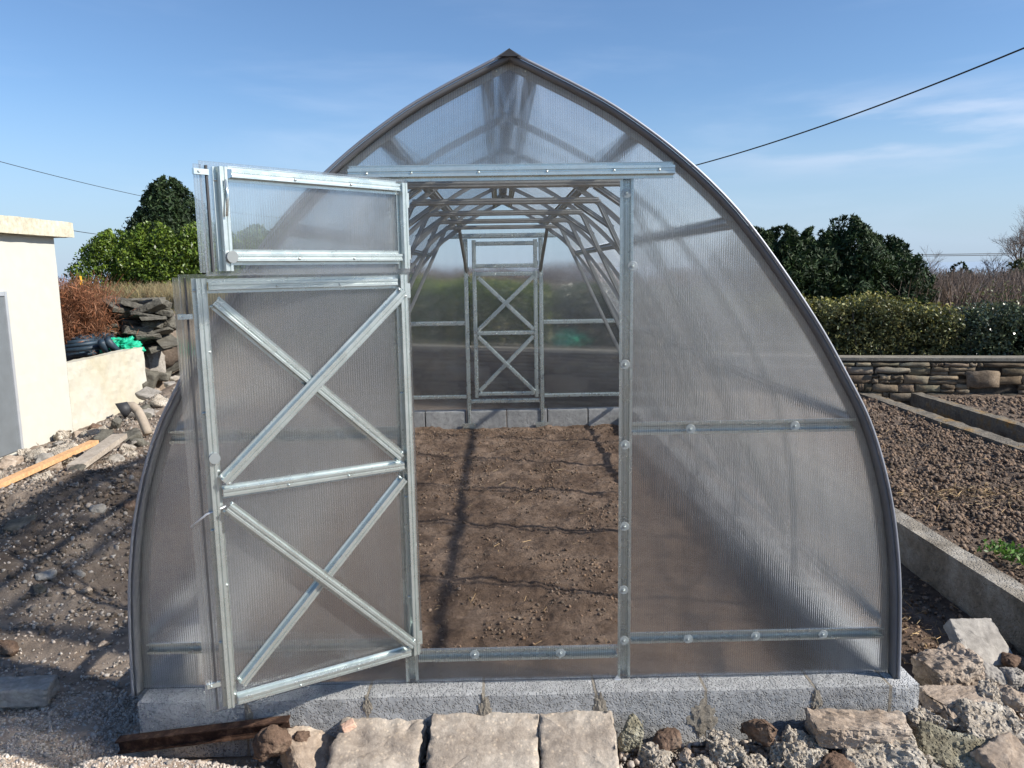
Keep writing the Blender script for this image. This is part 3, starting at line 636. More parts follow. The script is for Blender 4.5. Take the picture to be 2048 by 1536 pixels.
hr = random.Random(77)
for i in range(26):
    px = hr.uniform(205, 335); py = hr.uniform(605, 690)+max(0, px-300)*.4; p = at(px, py, 1, 9.35+hr.uniform(-.1, .2)); L_ = hr.uniform(.25, .6)
    rock('slate_stone', p, (L_, L_*.7, hr.uniform(.05, .14)), (hr.uniform(-.3, .3), hr.uniform(-.4, .4), hr.uniform(0, 3)), 'slate', 700+i, boxy=1, lump=.04, fine=.035, label='small dark broken slab wedged between the big slabs of the heap', cat='stone', group='small wedged slabs of the heap')
rock('earth_bank', (-5.85, 10.3, .45), (2.0, 1.3, 1.15), (0, 0, .2), 'ground', 530, lump=.1, label='dark earth and stone core under the slab heap', cat='earth bank')

# planks, pipe, rail
mb = MB(); a = at(-30, 982, 2, -.08); b = at(189, 884, 2, -.02); dv = (b-a).normalized(); sd = dv.cross(Vector((0, 0, 1))).normalized()
mb.obox((a+b)/2, (dv, sd, dv.cross(sd)), ((b-a).length/2, .045, .02)); tag(mb.build('plank', MAT['wood']), 'fresh orange softwood plank lying on the rubble by the shed', 'plank')
mb = MB(); a = at(150, 935, 2, -.05); b = at(240, 872, 2, .02); dv = (b-a).normalized(); sd = dv.cross(Vector((0, 0, 1))).normalized()
mb.obox((a+b)/2, (dv, sd, dv.cross(sd)), ((b-a).length/2, .07, .025)); tag(mb.build('plank', MAT['oldwood']), 'dusty grey brown board lying behind the fresh plank', 'plank')
t = thing('clay_pipe', land(272, 850), 'bent clay pipe with a dark open end on the rubble', 'pipe')
pe = land(296, 868, .06); pY = pe.y; pts = [at(250, 814, 1, pY+.1), at(265, 812, 1, pY+.1), at(276, 822, 1, pY+.1), at(286, 842, 1, pY+.05), pe]
sm = []
for i in range(len(pts)-1):
    for j in range(4): sm.append(pts[i].lerp(pts[i+1], j/4))
sm.append(pts[-1]); MB().tube(sm, .05, 12).build('pipe_body', MAT['clay'], t, True)
q0 = at(246, 818, 1, pY+.08); MB().tube([q0+Vector((-.02, -.03, -.02)), q0+Vector((.07, .02, .03))], .10, 14, .055).build('socket', MAT['seal'], t, True)  # near-black colour stands in for shade in the pipe's open end
t = thing('steel_rail', (-1.2, -.15, -.13), 'rusty iron rail wedged under the front left footing block', 'rail')
a = Vector((-1.54, -.135, -.178)); b = Vector((-.88, -.135, -.108)); dv = (b-a).normalized(); sd = Vector((0, 1, 0)); up = dv.cross(sd)*-1
MB().obox((a+b)/2+up*0, (dv, sd, up), ((b-a).length/2, .018, .003)).build('top_flange', MAT['rust'], t)
MB().obox((a+b)/2-up*.024, (dv, sd, up), ((b-a).length/2-.002, .004, .0192)).build('web', MAT['rust'], t)
MB().obox((a+b)/2-up*.048, (dv, sd, up), ((b-a).length/2, .022, .003)).build('bottom_flange', MAT['rust'], t)

# ------------------------------------------------------------------ block footing of the greenhouse
foot = thing('block_footing', (0, 0, -.3), 'grey concrete block footing around the greenhouse base', 'footing')
def block(x0, x1, y0, y1, z0, z1, seed, g=1.0):
    """one concrete block with worn arrises"""
    nx, ny, nz = [max(2, int((b-a)/.017)) for a, b in ((x0, x1), (y0, y1), (z0, z1))]
    bm = bmesh.new(); bmesh.ops.create_cube(bm, size=1)
    ex = [e for e in bm.edges if abs(e.verts[0].co.x-e.verts[1].co.x) > .5]; bmesh.ops.subdivide_edges(bm, edges=ex, cuts=nx-1, use_grid_fill=True)
    ey = [e for e in bm.edges if abs(e.verts[0].co.y-e.verts[1].co.y) > .5]; bmesh.ops.subdivide_edges(bm, edges=ey, cuts=ny-1, use_grid_fill=True)
    ez = [e for e in bm.edges if abs(e.verts[0].co.z-e.verts[1].co.z) > .5]; bmesh.ops.subdivide_edges(bm, edges=ez, cuts=nz-1, use_grid_fill=True)
    c = Vector(((x0+x1)/2, (y0+y1)/2, (z0+z1)/2)); s = Vector((x1-x0, y1-y0, z1-z0))
    for v in bm.verts:
        p = v.co.copy(); w = Vector((p.x*s.x, p.y*s.y, p.z*s.z))
        ed = sorted([s.x/2-abs(w.x), s.y/2-abs(w.y), s.z/2-abs(w.z)])[1]
        nz_ = mn.fractal((w+c)*34, 1, 2, 3)*.0022
        wear = (max(0, .008-ed)/.008)*(.0035+.004*max(0, mn.noise((w+c)*14)))
        d = w.normalized(); w += d*(nz_-wear)
        v.co = w+c-wloc(foot)
    me = bpy.data.meshes.new('block'); bm.to_mesh(me); bm.free(); me.materials.append(MAT['block'])
    a = me.attributes.new('tint', 'FLOAT_COLOR', 'POINT'); a.data.foreach_set('color', [g, g, g*1.01, 1.0]*len(me.vertices))
    o = bpy.data.objects.new('block', me); COL.objects.link(o); o.parent = foot; return o
jx = [-1.48, -1.06, -.59, -.14, .30, .73, 1.16, 1.455]
for i in range(7): block(jx[i]+.002, jx[i+1]-.002, -.10, .035, -.24, -.001-.003*(i % 2), i, .9+.2*rr.random())
ys_ = [-.1, .37, .83, 1.29, 1.75, 2.2, 2.66, 3.12, 3.58, 4.04, 4.5, 4.96, 5.42, 5.88, 6.12]
for i in range(14): block(1.46, 1.575, ys_[i]+.004, ys_[i+1]-.004, -.24, -.002-.002*(i % 2), 20+i, .95+.2*rr.random())
for i in range(14): block(-1.545, -1.425, max(.045, ys_[i]+.004), ys_[i+1]-.004, -.24, -.002-.002*(i % 2), 40+i, .9+.2*rr.random())
for i in range(6): block(-1.41+i*.475, -1.41+i*.475+.467, 5.98, 6.115, -.24, -.003, 60+i, .9+.2*rr.random())
mb = MB()
for x in jx[1:-1]+[1.4575]: MB().box((x-.006, -.0985, -.238), (x+.006, .03, -.0045)).build('mortar_joint', MAT['mortar'], foot)
mb_ = None
def smear(cx, cz, w, h, seed):      # mortar squeezed out over the block faces at a joint
    bm = bmesh.new(); bmesh.ops.create_icosphere(bm, subdivisions=4, radius=1)
    for v in bm.verts:
        n_ = 1+.5*mn.fractal(v.co*2.5+Vector((seed, 0, 0)), 1, 2, 4)
        v.co = Vector((cx+v.co.x*w*n_/2, -.098+v.co.y*.007*n_, cz+v.co.z*h*n_/2))-wloc(foot)
    me = bpy.data.meshes.new('mortar_smear'); bm.to_mesh(me); bm.free(); me.materials.append(MAT['mortar']); o = bpy.data.objects.new('mortar_smear', me); COL.objects.link(o); o.parent = foot
for i, (x, z, w, h) in enumerate([(-1.05, -.06, .03, .07), (-.59, -.04, .035, .07), (-.135, -.07, .05, .12), (.315, -.08, .055, .13), (.72, -.12, .11, .13), (1.165, -.06, .04, .1)]): smear(x, z, w, h, i*3)

# ------------------------------------------------------------------ greenhouse
GH = thing('greenhouse', (0, 0, 0), 'pointed arch polycarbonate greenhouse on galvanised frame with its door open', 'greenhouse')
KEY = [(1.505, 0), (1.502, .1), (1.490, .36), (1.468, .55), (1.433, .74), (1.378, .93), (1.318, 1.08), (1.250, 1.20), (1.146, 1.38), (.99, 1.605), (.81, 1.835), (.61, 2.02), (.44, 2.145), (.285, 2.24), (.0, 2.378)]
def catmull(K, n):
    out = []
    for i in range(len(K)-1):
        p0, p1, p2, p3 = K[max(i-1, 0)], K[i], K[i+1], K[min(i+2, len(K)-1)]
        for j in range(n):
            t = j/n; out.append(tuple(.5*((2*p1[a])+(-p0[a]+p2[a])*t+(2*p0[a]-5*p1[a]+4*p2[a]-p3[a])*t*t+(-p0[a]+3*p1[a]-3*p2[a]+p3[a])*t**3) for a in (0, 1)))
    out.append(K[-1]); return out
PR = catmull(KEY, 4)
# smooth the measured outline a little
for _ in range(3): PR = [PR[0]]+[tuple((PR[i-1][a]+2*PR[i][a]+PR[i+1][a])/4 for a in (0, 1)) for i in range(1, len(PR)-1)]+[PR[-1]]
def pnorm(i):
    a, b = PR[max(i-1, 0)], PR[min(i+1, len(PR)-1)]; t = Vector((b[0]-a[0], b[1]-a[1])).normalized(); return Vector((t.y, -t.x))  # outward
def prof_at(z):
    for i in range(len(PR)-1):
        if PR[i][1] <= z <= PR[i+1][1]:
            t = (z-PR[i][1])/(PR[i+1][1]-PR[i][1]); n = pnorm(i); return PR[i][0]+(PR[i+1][0]-PR[i][0])*t, n
    return PR[-1][0], pnorm(len(PR)-1)
def offset(d, sgn=1):
    o = []
    for i, p in enumerate(PR):
        n = pnorm(i)
        if i == len(PR)-1: o.append(Vector((0, 0, p[1]+d*1.12)))
        else: o.append(Vector((sgn*(p[0]+n.x*d), 0, p[1]+n.y*d)))
    return o
# roof sheets: three long pairs, one a side
def shell(y0, y1, d0, d1, sgn, lo=0):
    a = offset(d0, sgn); b = offset(d1, sgn); mb = MB(); n = len(a)
    vs = [(p.x, y, p.z) for y in (y0, y1) for P in (a, b) for p in P]
    fs = []
    A0, B0, A1, B1 = 0, n, 2*n, 3*n
    for i in range(n-1):
        fs += [(A0+i, A0+i+1, A1+i+1, A1+i), (B0+i, B1+i, B1+i+1, B0+i+1), (A0+i, B0+i, B0+i+1, A0+i+1), (A1+i, A1+i+1, B1+i+1, B1+i)]
    fs += [(A0, A1, B1, B0), (A0+n-1, B0+n-1, B1+n-1, A1+n-1)]
    return mb.add(vs, fs)
for s in (-1, 1):
    for j, (a, b) in enumerate(((-.045, 1.999), (2.001, 3.999), (4.001, 6.045))):
        rp = shell(a, b, .001, .007, s).build('roof_panel', MAT['poly_roof'], GH, True)
        for pg in rp.data.polygons:
            if abs(pg.normal.y) > .5 or pg.area < .02: pg.use_smooth = False
    shell(-.056, -.0455, .003, .0115, s).build('edge_trim', MAT['sky_edge'], GH, True)  # pale strip imitating sky reflection along the roof sheet
    shell(-.050, -.004, -.0130, .0005, s).build('edge_seal', MAT['tape'], GH, True)
    shell(6.046, 6.052, -.006, .011, s).build('edge_trim', MAT['tape'], GH, True)
# ridge cap
mb = MB(); sec = [(-.04, -.022), (0, .0), (.04, -.022), (.04, -.018), (0, .006), (-.04, -.018)]
mb.sweep([(0, -.06, 2.383), (0, 6.06, 2.383)], [(1, 0, 0)]*2, [(0, 0, 1)]*2, [(a, b+.006) for a, b in sec]); mb.build('ridge_cap', MAT['tape'], GH)
MB().sweep([(0, -.066, 2.386), (0, -.058, 2.386)], [(1, 0, 0)]*2, [(0, 0, 1)]*2, [(-.032, -.018), (0, .008), (.032, -.018)]).build('ridge_end_cap', MAT['seal'], GH)

def arch(y, w=.034, h=.030):
    mb = MB()
    for s in (-1, 1):
        pts = offset(-.001, s); S = [(0, 1, 0)]*len(pts); Nn = []
        for i in range(len(PR)): n = pnorm(i); Nn.append((-s*n.x, 0, -n.y))
        Nn[-1] = (0, 0, -1)
        pts = [Vector((p.x, y, p.z)) for p in pts]
        mb.sweep(pts, S, Nn, hat(w, h))
    return mb.build('arch_frame', MAT['steel_shaded'], GH)
# arch_0 stands just behind the end panel
for y in (.024, 1, 2, 3, 4, 5, 5.976):
    ar = arch(y)
    if 0.5 < y < 5.5:
        MB().channel((-.575, y-.014, 2.045), (.575, y-.014, 2.045), (0, -1, -.15), .040, .022).build('crossbar', MAT['steel_shaded'], ar)
        for s in (-1, 1):
            MB().channel((s*.43, y+.018, 2.035), (s*.665, y+.018, 1.875), (0, -1, 0), .036, .016).build('web_strut', MAT['steel_shaded'], ar)
            MB().channel((s*.57, y+.003, 2.045), (s*1.44, y+.003, .22), (0, -1, 0), .034, .015).build('side_strut', MAT['steel_shaded'], ar)
# purlins
for z, w in ((.19, .05), (1.03, .055), (1.80, .06), (2.125, .065), (2.338, .055)):
    x, n = prof_at(z)
    for s in (-1, 1):
        for a, b in ((.055, .975), (1.025, 1.975), (2.025, 2.975), (3.025, 3.975), (4.025, 4.975), (5.025, 5.95)):
            MB().channel((s*(x-n.x*.0035), a, z-n.y*.0035), (s*(x-n.x*.0035), b, z-n.y*.0035), (-s*n.x, 0, -n.y), w, .024).build('purlin' if z < 2.2 else 'ridge_purlin', MAT['steel_shaded'], GH)
for s in (-1, 1): MB().channel((s*.44, 5.0, 2.03), (s*.415, 5.95, 1.60), (0, -.4, -1), .034, .015).build('corner_brace', MAT['steel_shaded'], GH)

# end panels (slabs cut to the arch)
def poly_slab(pts, y0, y1, name, mat=None, parent=GH):
    mat = mat or MAT['poly_end' if y0 < 1 else 'poly_back']
    n = len(pts); vs = [(p[0], y0, p[1]) for p in pts]+[(p[0], y1, p[1]) for p in pts]
    fs = [tuple(range(n)), tuple(range(2*n-1, n-1, -1))]+[(i, (i+1) % n, n+(i+1) % n, n+i) for i in range(n)]
    o = MB().add(vs, fs).build(name, mat, parent); return o
ZT = 1.968
edge = [(p.x, p.z) for p in offset(-.004, 1)]
lowE = [p for p in edge if p[1] < ZT]; xt = prof_at(ZT)[0]-.004; topE = [p for p in edge if p[1] > ZT]
for y0, y1 in ((-.0065, -.0005), (6.0005, 6.0065)):
    for s in (-1, 1): poly_slab([(s*.402, 0.004)]+[(s*a, max(b, .004)) for a, b in lowE]+[(s*xt, ZT), (s*.402, ZT)], y0, y1, 'end_panel')
    poly_slab([(xt, ZT+.001)]+topE+[(-a, b) for a, b in topE[::-1][1:]]+[(-xt, ZT+.001)], y0, y1, 'gable_panel')
    poly_slab([(-.4, .004), (.4, .004), (.4, .145), (-.4, .145)], y0, y1, 'sill_panel')

BOLT = None; WASH = None
def bolt(p, n, parent, r=.0055):
    global BOLT
    if BOLT is None:
        bm = bmesh.new(); bmesh.ops.create_uvsphere(bm, u_segments=8, v_segments=6, radius=1)
        for v in bm.verts: v.co.z = v.co.z*.7
        BOLT = bpy.data.meshes.new('bolt'); bm.to_mesh(BOLT); bm.free(); BOLT.materials.append(MAT['steel']); BOLT.polygons.foreach_set('use_smooth', [True]*len(BOLT.polygons))
    o = bpy.data.objects.new('bolt', BOLT); COL.objects.link(o); o.parent = parent; o.location = Vector(p)-wloc(parent)
    o.rotation_euler = Vector(n).to_track_quat('Z', 'Y').to_euler(); o.scale = (r, r, r); return o
mwash, _N, _L, _P = new_mat('washer_plastic'); _P.inputs['Base Color'].default_value = (.5, .55, .55, 1); _P.inputs['Roughness'].default_value = .3
_t = _N.new('ShaderNodeBsdfTransparent'); _m = _N.new('ShaderNodeMixShader'); _m.inputs[0].default_value = .42
_L.new(_t.outputs[0], _m.inputs[1]); _L.new(_P.outputs[0], _m.inputs[2]); _L.new(_m.outputs[0], _N['Material Output'].inputs[0])
def washer(x, z, y=-.0068, yd=-1):
    global WASH
    if WASH is None:
        mb = MB(); n = 20; prof = [(0, .003), (.007, .003), (.0085, .0012), (.0175, .001), (.0188, 0)]
        vs = [(0, 0, prof[0][1])]; fs = []
        for r, h in prof[1:]: vs += [(r*math.cos(2*math.pi*i/n), r*math.sin(2*math.pi*i/n), h) for i in range(n)]
        for i in range(n): fs.append((0, 1+i, 1+(i+1) % n))
        for k_ in range(len(prof)-2):
            for i in range(n): fs.append((1+k_*n+i, 1+(k_+1)*n+i, 1+(k_+1)*n+(i+1) % n, 1+k_*n+(i+1) % n))
        me = bpy.data.meshes.new('washer'); me.from_pydata(vs, [], fs); me.materials.append(mwash); WASH = me
    o = bpy.data.objects.new('washer', WASH); COL.objects.link(o); o.parent = GH; o.location = (x, y, z)
    o.rotation_euler = Vector((0, yd, 0)).to_track_quat('Z', 'Y').to_euler()
    b = bpy.data.objects.new('bolt', bolt_mesh()); COL.objects.link(b); b.parent = o; b.location = (0, 0, .0045); b.scale = (.0038,)*3
def bolt_mesh():
    if BOLT is None: x = bolt((0, 0, -50), (0, 0, 1), GH); bpy.data.objects.remove(x)
    return BOLT
def rails(y, sy, name_y):
    """members of an end wall; sy = +1 when the inside of the house is towards +y"""
    nv = (0, sy, 0); yo = y+sy*.001
    for s in (-1, 1):
        MB().channel((s*.425, yo+sy*.003, -.19 if name_y else .0), (s*.425, yo+sy*.003, 1.97), nv, .05, .03).build('door_post', MAT['steel'], GH)
        x1 = prof_at(1.02)[0]-.03; MB().channel((s*.452, yo, 1.022), (s*x1, yo, 1.022), nv, .05, .026).build('mid_rail', MAT['steel'], GH)
        x1 = prof_at(.17)[0]-.03; MB().channel((s*.452, yo, .168), (s*x1, yo, .168), nv, .045, .026).build('base_rail', MAT['steel'], GH)
    MB().channel((-.398, yo, .112), (.398, yo, .112), nv, .05, .026).build('sill_rail', MAT['steel'], GH)
rails(0, 1, False); rails(6, -1, True)
for s in (-1, 1):
    MB().box((s*.425-.075, 5.955, -.2), (s*.425+.075, 5.962, -.14)).build('foot_plate', MAT['steel'], GH)
hd = MB().channel((-.585, -.008, 1.982), (.592, -.008, 1.982), (0, -1, 0), .058, .03).build('header_rail', MAT['steel'], GH)
for px in (732, 822, 957, 1094, 1228, 1319): p = at(px, 344, 1, -.038); bolt((p.x, -.0375, 1.980), (0, -1, 0), hd, .005)
hb = MB().channel((-.6, 5.97, 2.0), (.6, 5.97, 2.0), (0, -1, 0), .055, .024).build('header_rail', MAT['steel'], GH)
for x in (-.35, -.1, .1, .33): bolt((x, 5.945, 2.0), (0, -1, 0), hb, .006)
for px, py in ((1253, 386), (1265, 532), (1250, 729), (1250, 890), (1249, 1053), (1247, 1180), (1248, 1281), (1381, 858), (1590, 852), (1376, 1278), (1511, 1272), (1646, 1269), (949, 1309), (1121, 1306), (993, 142), (1051, 142), (1465, 433), (465, 873), (677, 868), (575, 1312), (700, 1310)):
    p = at(px, py, 1, -.007); washer(p.x, p.z)
MB().add([(.385, -.01, 0), (.40, -.03, -.012), (.412, -.012, .002), (.395, -.012, .02)], [(0, 1, 2, 3)]).build('torn_film', MAT['whitemetal'], GH)
# door leaves -----------------------------------------------------------------
def leaf(name, hinge, deg, zs, width, braces, knobs, openleaf=True, group=None):
    """a framed polycarbonate leaf in its own plane: u from the hinge, n towards the frame side"""
    t = D(deg); U = Vector((-math.cos(t), -math.sin(t), 0)); Nn = Vector((math.sin(t), -math.cos(t), 0)); Z = Vector((0, 0, 1)); h0 = Vector(hinge)
    z0, z1 = zs
    root = bpy.data.objects.new(name, None); COL.objects.link(root); root.parent = GH; root.location = h0
    def P(u, z, n=0): return Vector((h0.x, h0.y, 0))+U*u+Z*z+Nn*n
    fw = width-.035
    # sheet, a little larger than the frame
    vs = [P(u, z, n) for n in (-.007, -.001) for u, z in ((-.012, z0-.012), (width, z0-.012), (width, z1+.012), (-.012, z1+.012))]
    pm = MB().add(vs, [(3,2,1,0),(4,5,6,7),(0,1,5,4),(1,2,6,5),(2,3,7,6),(3,0,4,7)]).build('panel', {29.5: MAT['poly_door'], 47: MAT['poly_flap']}.get(deg, MAT['poly_end']), root)
    st_ = []
    for u in (.022, fw-.024):
        o = MB().channel(P(u, z0+.002, .0015), P(u, z1-.002, .0015), Nn, .046, .024).build('stile', MAT['steel'], root)
        for k_ in range(int((z1-z0)/.2)+1):
            z = z0+.04+k_*(z1-z0-.08)/max(1, int((z1-z0)/.2)); bolt(P(u+(.017 if k_ % 2 else -.017), z, .0065), Nn, o, .0048)
    us = (.046, fw-.048)
    for zz in braces['rails']:
        o = MB().channel(P(us[0], zz, .003), P(us[1], zz, .003), Nn, .046, .026).build('rail', MAT['steel'], root)
        for k_ in range(1, 3): bolt(P(us[0]+(us[1]-us[0])*k_/3, zz-.004, .030), Nn, o, .0048)
    for (ua, za, ub, zb, lift) in braces['diag']:
        o = MB().channel(P(ua, za, .005+lift), P(ub, zb, .005+lift), Nn, .046, .024).build('brace', MAT['steel'], root)
        d = (P(ub, zb)-P(ua, za)).normalized()
        for q, sgn in ((P(ua, za, .012+lift), 1), (P(ub, zb, .012+lift), -1)): bolt(q+d*.006*sgn+d.cross(Nn)*.017, Nn, o, .0055); bolt(q+d*.006*sgn-d.cross(Nn)*.017, Nn, o, .0055)
    if openleaf:
        for (u, z, kind) in knobs:
            if kind == 'knob':
                mb = MB(); mb.tube([P(u, z, .02), P(u, z, .036)], .018, 18); mb.build('knob', MAT['knobgrey'], root, False)
            if kind == 'lever': mb = MB(); mb.tube([P(u, z+.055, .03), P(u-.003, z+.01, .034), P(u+.004, z-.05, .034)], .004, 8); mb.build('lever', MAT['steel'], root, True)
            if kind == 'hook': MB().tube([P(u-.05, z, .02), P(u+.012, z-.02, .01), P(u+.06, z-.062, -.01)], .004, 6).build('hook', MAT['whitemetal'], root, True)
            if kind == 'clip':
                o = MB().obox(P(u, z, .004), (U, Z, Nn), (.022, .008, .006)).build('clip', MAT['steel'], root); bolt(P(u+.008, z, .011), Nn, o, .004)
        MB().obox(P(width+.006, (z0+z1)/2, -.004), (U, Z, Nn), (.012, (z1-z0)/2+.002, .002)).build('seal_strip', {29.5: MAT['poly_door'], 47: MAT['poly_flap']}[deg], root)
        MB().obox(P(width-.018, (z0+z1)/2, .002), (U, Z, Nn), (.003, (z1-z0)/2, .004)).build('dark_gasket', MAT['seal'], root)
    MB().obox(P(-.002, z0+.06, .004), (U, Z, Nn), (.008, .026, .004)).build('hinge', MAT['steel'], root)
    MB().obox(P(-.002, z1-.06, .004), (U, Z, Nn), (.008, .026, .004)).build('hinge', MAT['steel'], root)
    return root
lowbr = dict(rails=(1.595, .912, .168), diag=[(.675, 1.545, .055, .945, 0), (.03, 1.56, .69, .955, .026), (.685, .868, .045, .205, .026), (.045, .86, .675, .225, 0)])
leaf('door', (-.388, -.03, 0), 29.5, (.148, 1.622), .775, lowbr, [(.712, 1.035, 'knob'), (.735, .865, 'hook'), (.765, 1.5, 'clip'), (.765, .24, 'clip')])
leaf('vent_flap', (-.382, -.035, 0), 47, (1.640, 1.945), .765, dict(rails=(1.925, 1.682), diag=[]), [(.70, 1.683, 'knob'), (.705, 1.85, 'lever'), (.765, 1.925, 'clip')])
lowb = dict(rails=(1.575, .905, .2), diag=[(.675, 1.54, .05, .94, .0), (.045, 1.545, .685, .94, .026), (.685, .87, .045, .225, .026), (.05, .865, .68, .235, .0)])
leaf('back_door', (.385, 5.985, 0), 0, (.155, 1.61), .775, lowb, [], False)
leaf('back_vent_flap', (.385, 5.985, 0), 0, (1.632, 1.958), .775, dict(rails=(1.915, 1.665), diag=[]), [], False)

# ------------------------------------------------------------------ shed, low wall
shed = thing('shed', (-7.2, 5, -.4), 'cream rendered flat roofed shed with a grey door at the left edge', 'shed')
def roughbox(a, b, name, mat, parent, step=.12, amp=.004, loc=None):
    bm = bmesh.new(); bmesh.ops.create_cube(bm, size=1); a = Vector(a); b = Vector(b); s = b-a; c = (a+b)/2
    for ax in range(3):
        es = [e for e in bm.edges if abs(e.verts[0].co[ax]-e.verts[1].co[ax]) > .3 and abs(e.verts[0].co[ax]-e.verts[1].co[ax]) > .9]
        n = min(60, max(1, int(s[ax]/step)))
        if n > 1: bmesh.ops.subdivide_edges(bm, edges=es, cuts=n-1, use_grid_fill=True)
    off = wloc(parent) if parent is not None else Vector(loc)
    bm.normal_update()
    for v in bm.verts:
        w = Vector((v.co.x*s.x, v.co.y*s.y, v.co.z*s.z))+c
        w += v.normal*amp*mn.fractal(w*7, 1, 2, 3); v.co = w-off
    me = bpy.data.meshes.new(name); bm.to_mesh(me); bm.free(); me.materials.append(mat); o = bpy.data.objects.new(name, me); COL.objects.link(o)
    if parent is not None: o.parent = parent
    else: o.location = loc
    return o
roughbox((-9.0, 3.0, -.45), (-5.5, 6.85, 2.1), 'wall', MAT['render'], shed)
roughbox((-9.1, 2.9, 2.1), (-5.38, 7.1, 2.285), 'roof_coping', MAT['coping'], shed, .06, .008)
dr = MB().box((-5.51, 4.5, -.30), (-5.478, 5.72, 1.42)).build('door', MAT['greydoor'], shed)
MB().box((-5.52, 5.722, -.33), (-5.465, 5.765, 1.47)).build('door_frame', MAT['whitemetal'], shed)
MB().box((-5.52, 4.4, 1.423), (-5.465, 5.719, 1.47)).build('door_frame', MAT['whitemetal'], shed)
MB().box((-5.52, 4.3, -.355), (-5.44, 5.79, -.333)).build('door_sill', MAT['greydoor'], shed)
lw = roughbox((-5.66, 6.853, -.45), (-5.5, 8.98, .535), 'low_wall', MAT['render_y'], None, .05, .012, (-5.58, 8, -.4))
tag(lw, 'low cream rendered wall with yellow stains running on from the shed', 'wall')

# pipes, tarp and netting behind the low wall
pc = at(160, 700, 1, 8.3)
t = thing('plastic_pipes', (pc.x, pc.y, .45), 'dark blue plastic pipes bundled behind the low wall', 'pipes')
for i, (a, b, r) in enumerate((((130, 702), (212, 692), .035), ((128, 694), (200, 684), .03), ((202, 684), (216, 708), .05), ((213, 680), (236, 704), .055), ((135, 686), (188, 680), .035), ((130, 712), (200, 704), .04), ((150, 676), (208, 700), .025))):
    MB().tube([at(*a, 1, 8.25+.06*i), at(*b, 1, 8.5+.05*i)], r, 12).build('pipe', MAT['tarp'], t, True)
def crumple(name, c, size, mat, seed, label, cat, sub=5):
    bm = bmesh.new(); bmesh.ops.create_icosphere(bm, subdivisions=sub, radius=1)
    for v in bm.verts:
        n_ = 1+.45*mn.fractal(v.co*1.8+Vector((seed, 0, 0)), .8, 2, 5)+.18*abs(mn.noise(v.co*6+Vector((seed, 2, 0))))
        v.co = Vector((v.co.x*size[0]*n_, v.co.y*size[1]*n_, max(v.co.z, -.5)*size[2]*n_))
    me = bpy.data.meshes.new(name); bm.to_mesh(me); bm.free(); me.materials.append(mat); o = bpy.data.objects.new(name, me); COL.objects.link(o); o.location = c
    tag(o, label, cat); return o
crumple('tarpaulin', at(185, 680, 1, 9.0)-Vector((0, 0, .06)), (.32, .3, .14), MAT['tarp'], 3, 'crumpled dark blue plastic sheet behind the pipes', 'tarpaulin')
crumple('netting', at(243, 693, 1, 8.9)-Vector((0, 0, .03)), (.24, .25, .14), MAT['net'], 5, 'bright green netting bundled behind the low cream wall', 'netting')
crumple('netting', at(1140, 668, 1, 9.1)-Vector((0, 0, .08)), (.22, .3, .16), MAT['net'], 8, 'green netting seen through the far right end panel', 'netting')
MB().tube([at(160, 552, 1, 9.2), at(162, 570, 1, 9.2)], .02, 6).build('marker', MAT['yellow'])
tag(bpy.data.objects['marker'], 'small yellow marker among the russet twigs', 'marker')

# ------------------------------------------------------------------ raised bed kerbs
def kerb(x0, x1, y0, y1, z0, z1, mat, label, joints=()):
    t = thing('garden_kerb', ((x0+x1)/2, (y0+y1)/2, z0), label, 'kerb'); ys = [y0]+list(joints)+[y1]
    for i in range(len(ys)-1):
        o = roughbox((x0, ys[i]+.003, z0), (x1, ys[i+1]-.003, z1), 'kerb_section', MAT[mat], t, .05, .012)
kerb(2.44, 2.57, -1.4, 7.55, -.45, .015, 'curb', 'low concrete kerb nearest the greenhouse with the bare bed behind it')
kerb(4.49, 4.66, -1.4, 6.72, -.40, .0, 'curb_moss', 'middle concrete kerb with orange lichen, dividing bed and sunken path', (2.2, 4.9))
kerb(5.04, 5.17, -.8, 6.52, -.40, .03, 'curb_moss', 'far concrete kerb with bright orange lichen on top', (1.3, 3.2, 4.55, 5.1))
# weeds in the near bed
def leafcloud(pos, size, col, mat, name, parent=None, loc=(0, 0, 0), elong=1.8, up=0.0):
    n = len(pos); bv = [(-.5, 0, 0), (0, -.28, .08), (.5, 0, 0), (0, .28, .08)]; bf = [(0, 1, 2, 3)]
    R = rot_mats(n, RNG); s = size*RNG.uniform(.6, 1.3, (n, 1))
    return scatter(name, bv, bf, pos, np.hstack([s*elong/1.8*1.2, s, s]), R, col, mat, parent, loc)
for i, (px, py, k_) in enumerate(((2030, 1120, 1.0), (1995, 1108, .5))):
    c = at(px, py, 2, .0); n = int(140*k_)
    pos = np.array(c)+np.stack([RNG.normal(0, .055*k_**.5, n), RNG.normal(0, .05, n), RNG.uniform(0, .07, n)], 1)
    o = leafcloud(pos, .03, greys(n, .6, 1.4), MAT['plantgreen'], 'weed', loc=tuple(c)); tag(o, ('larger', 'smaller')[i]+' of two green weeds beside the near kerb at the right edge', 'weed')

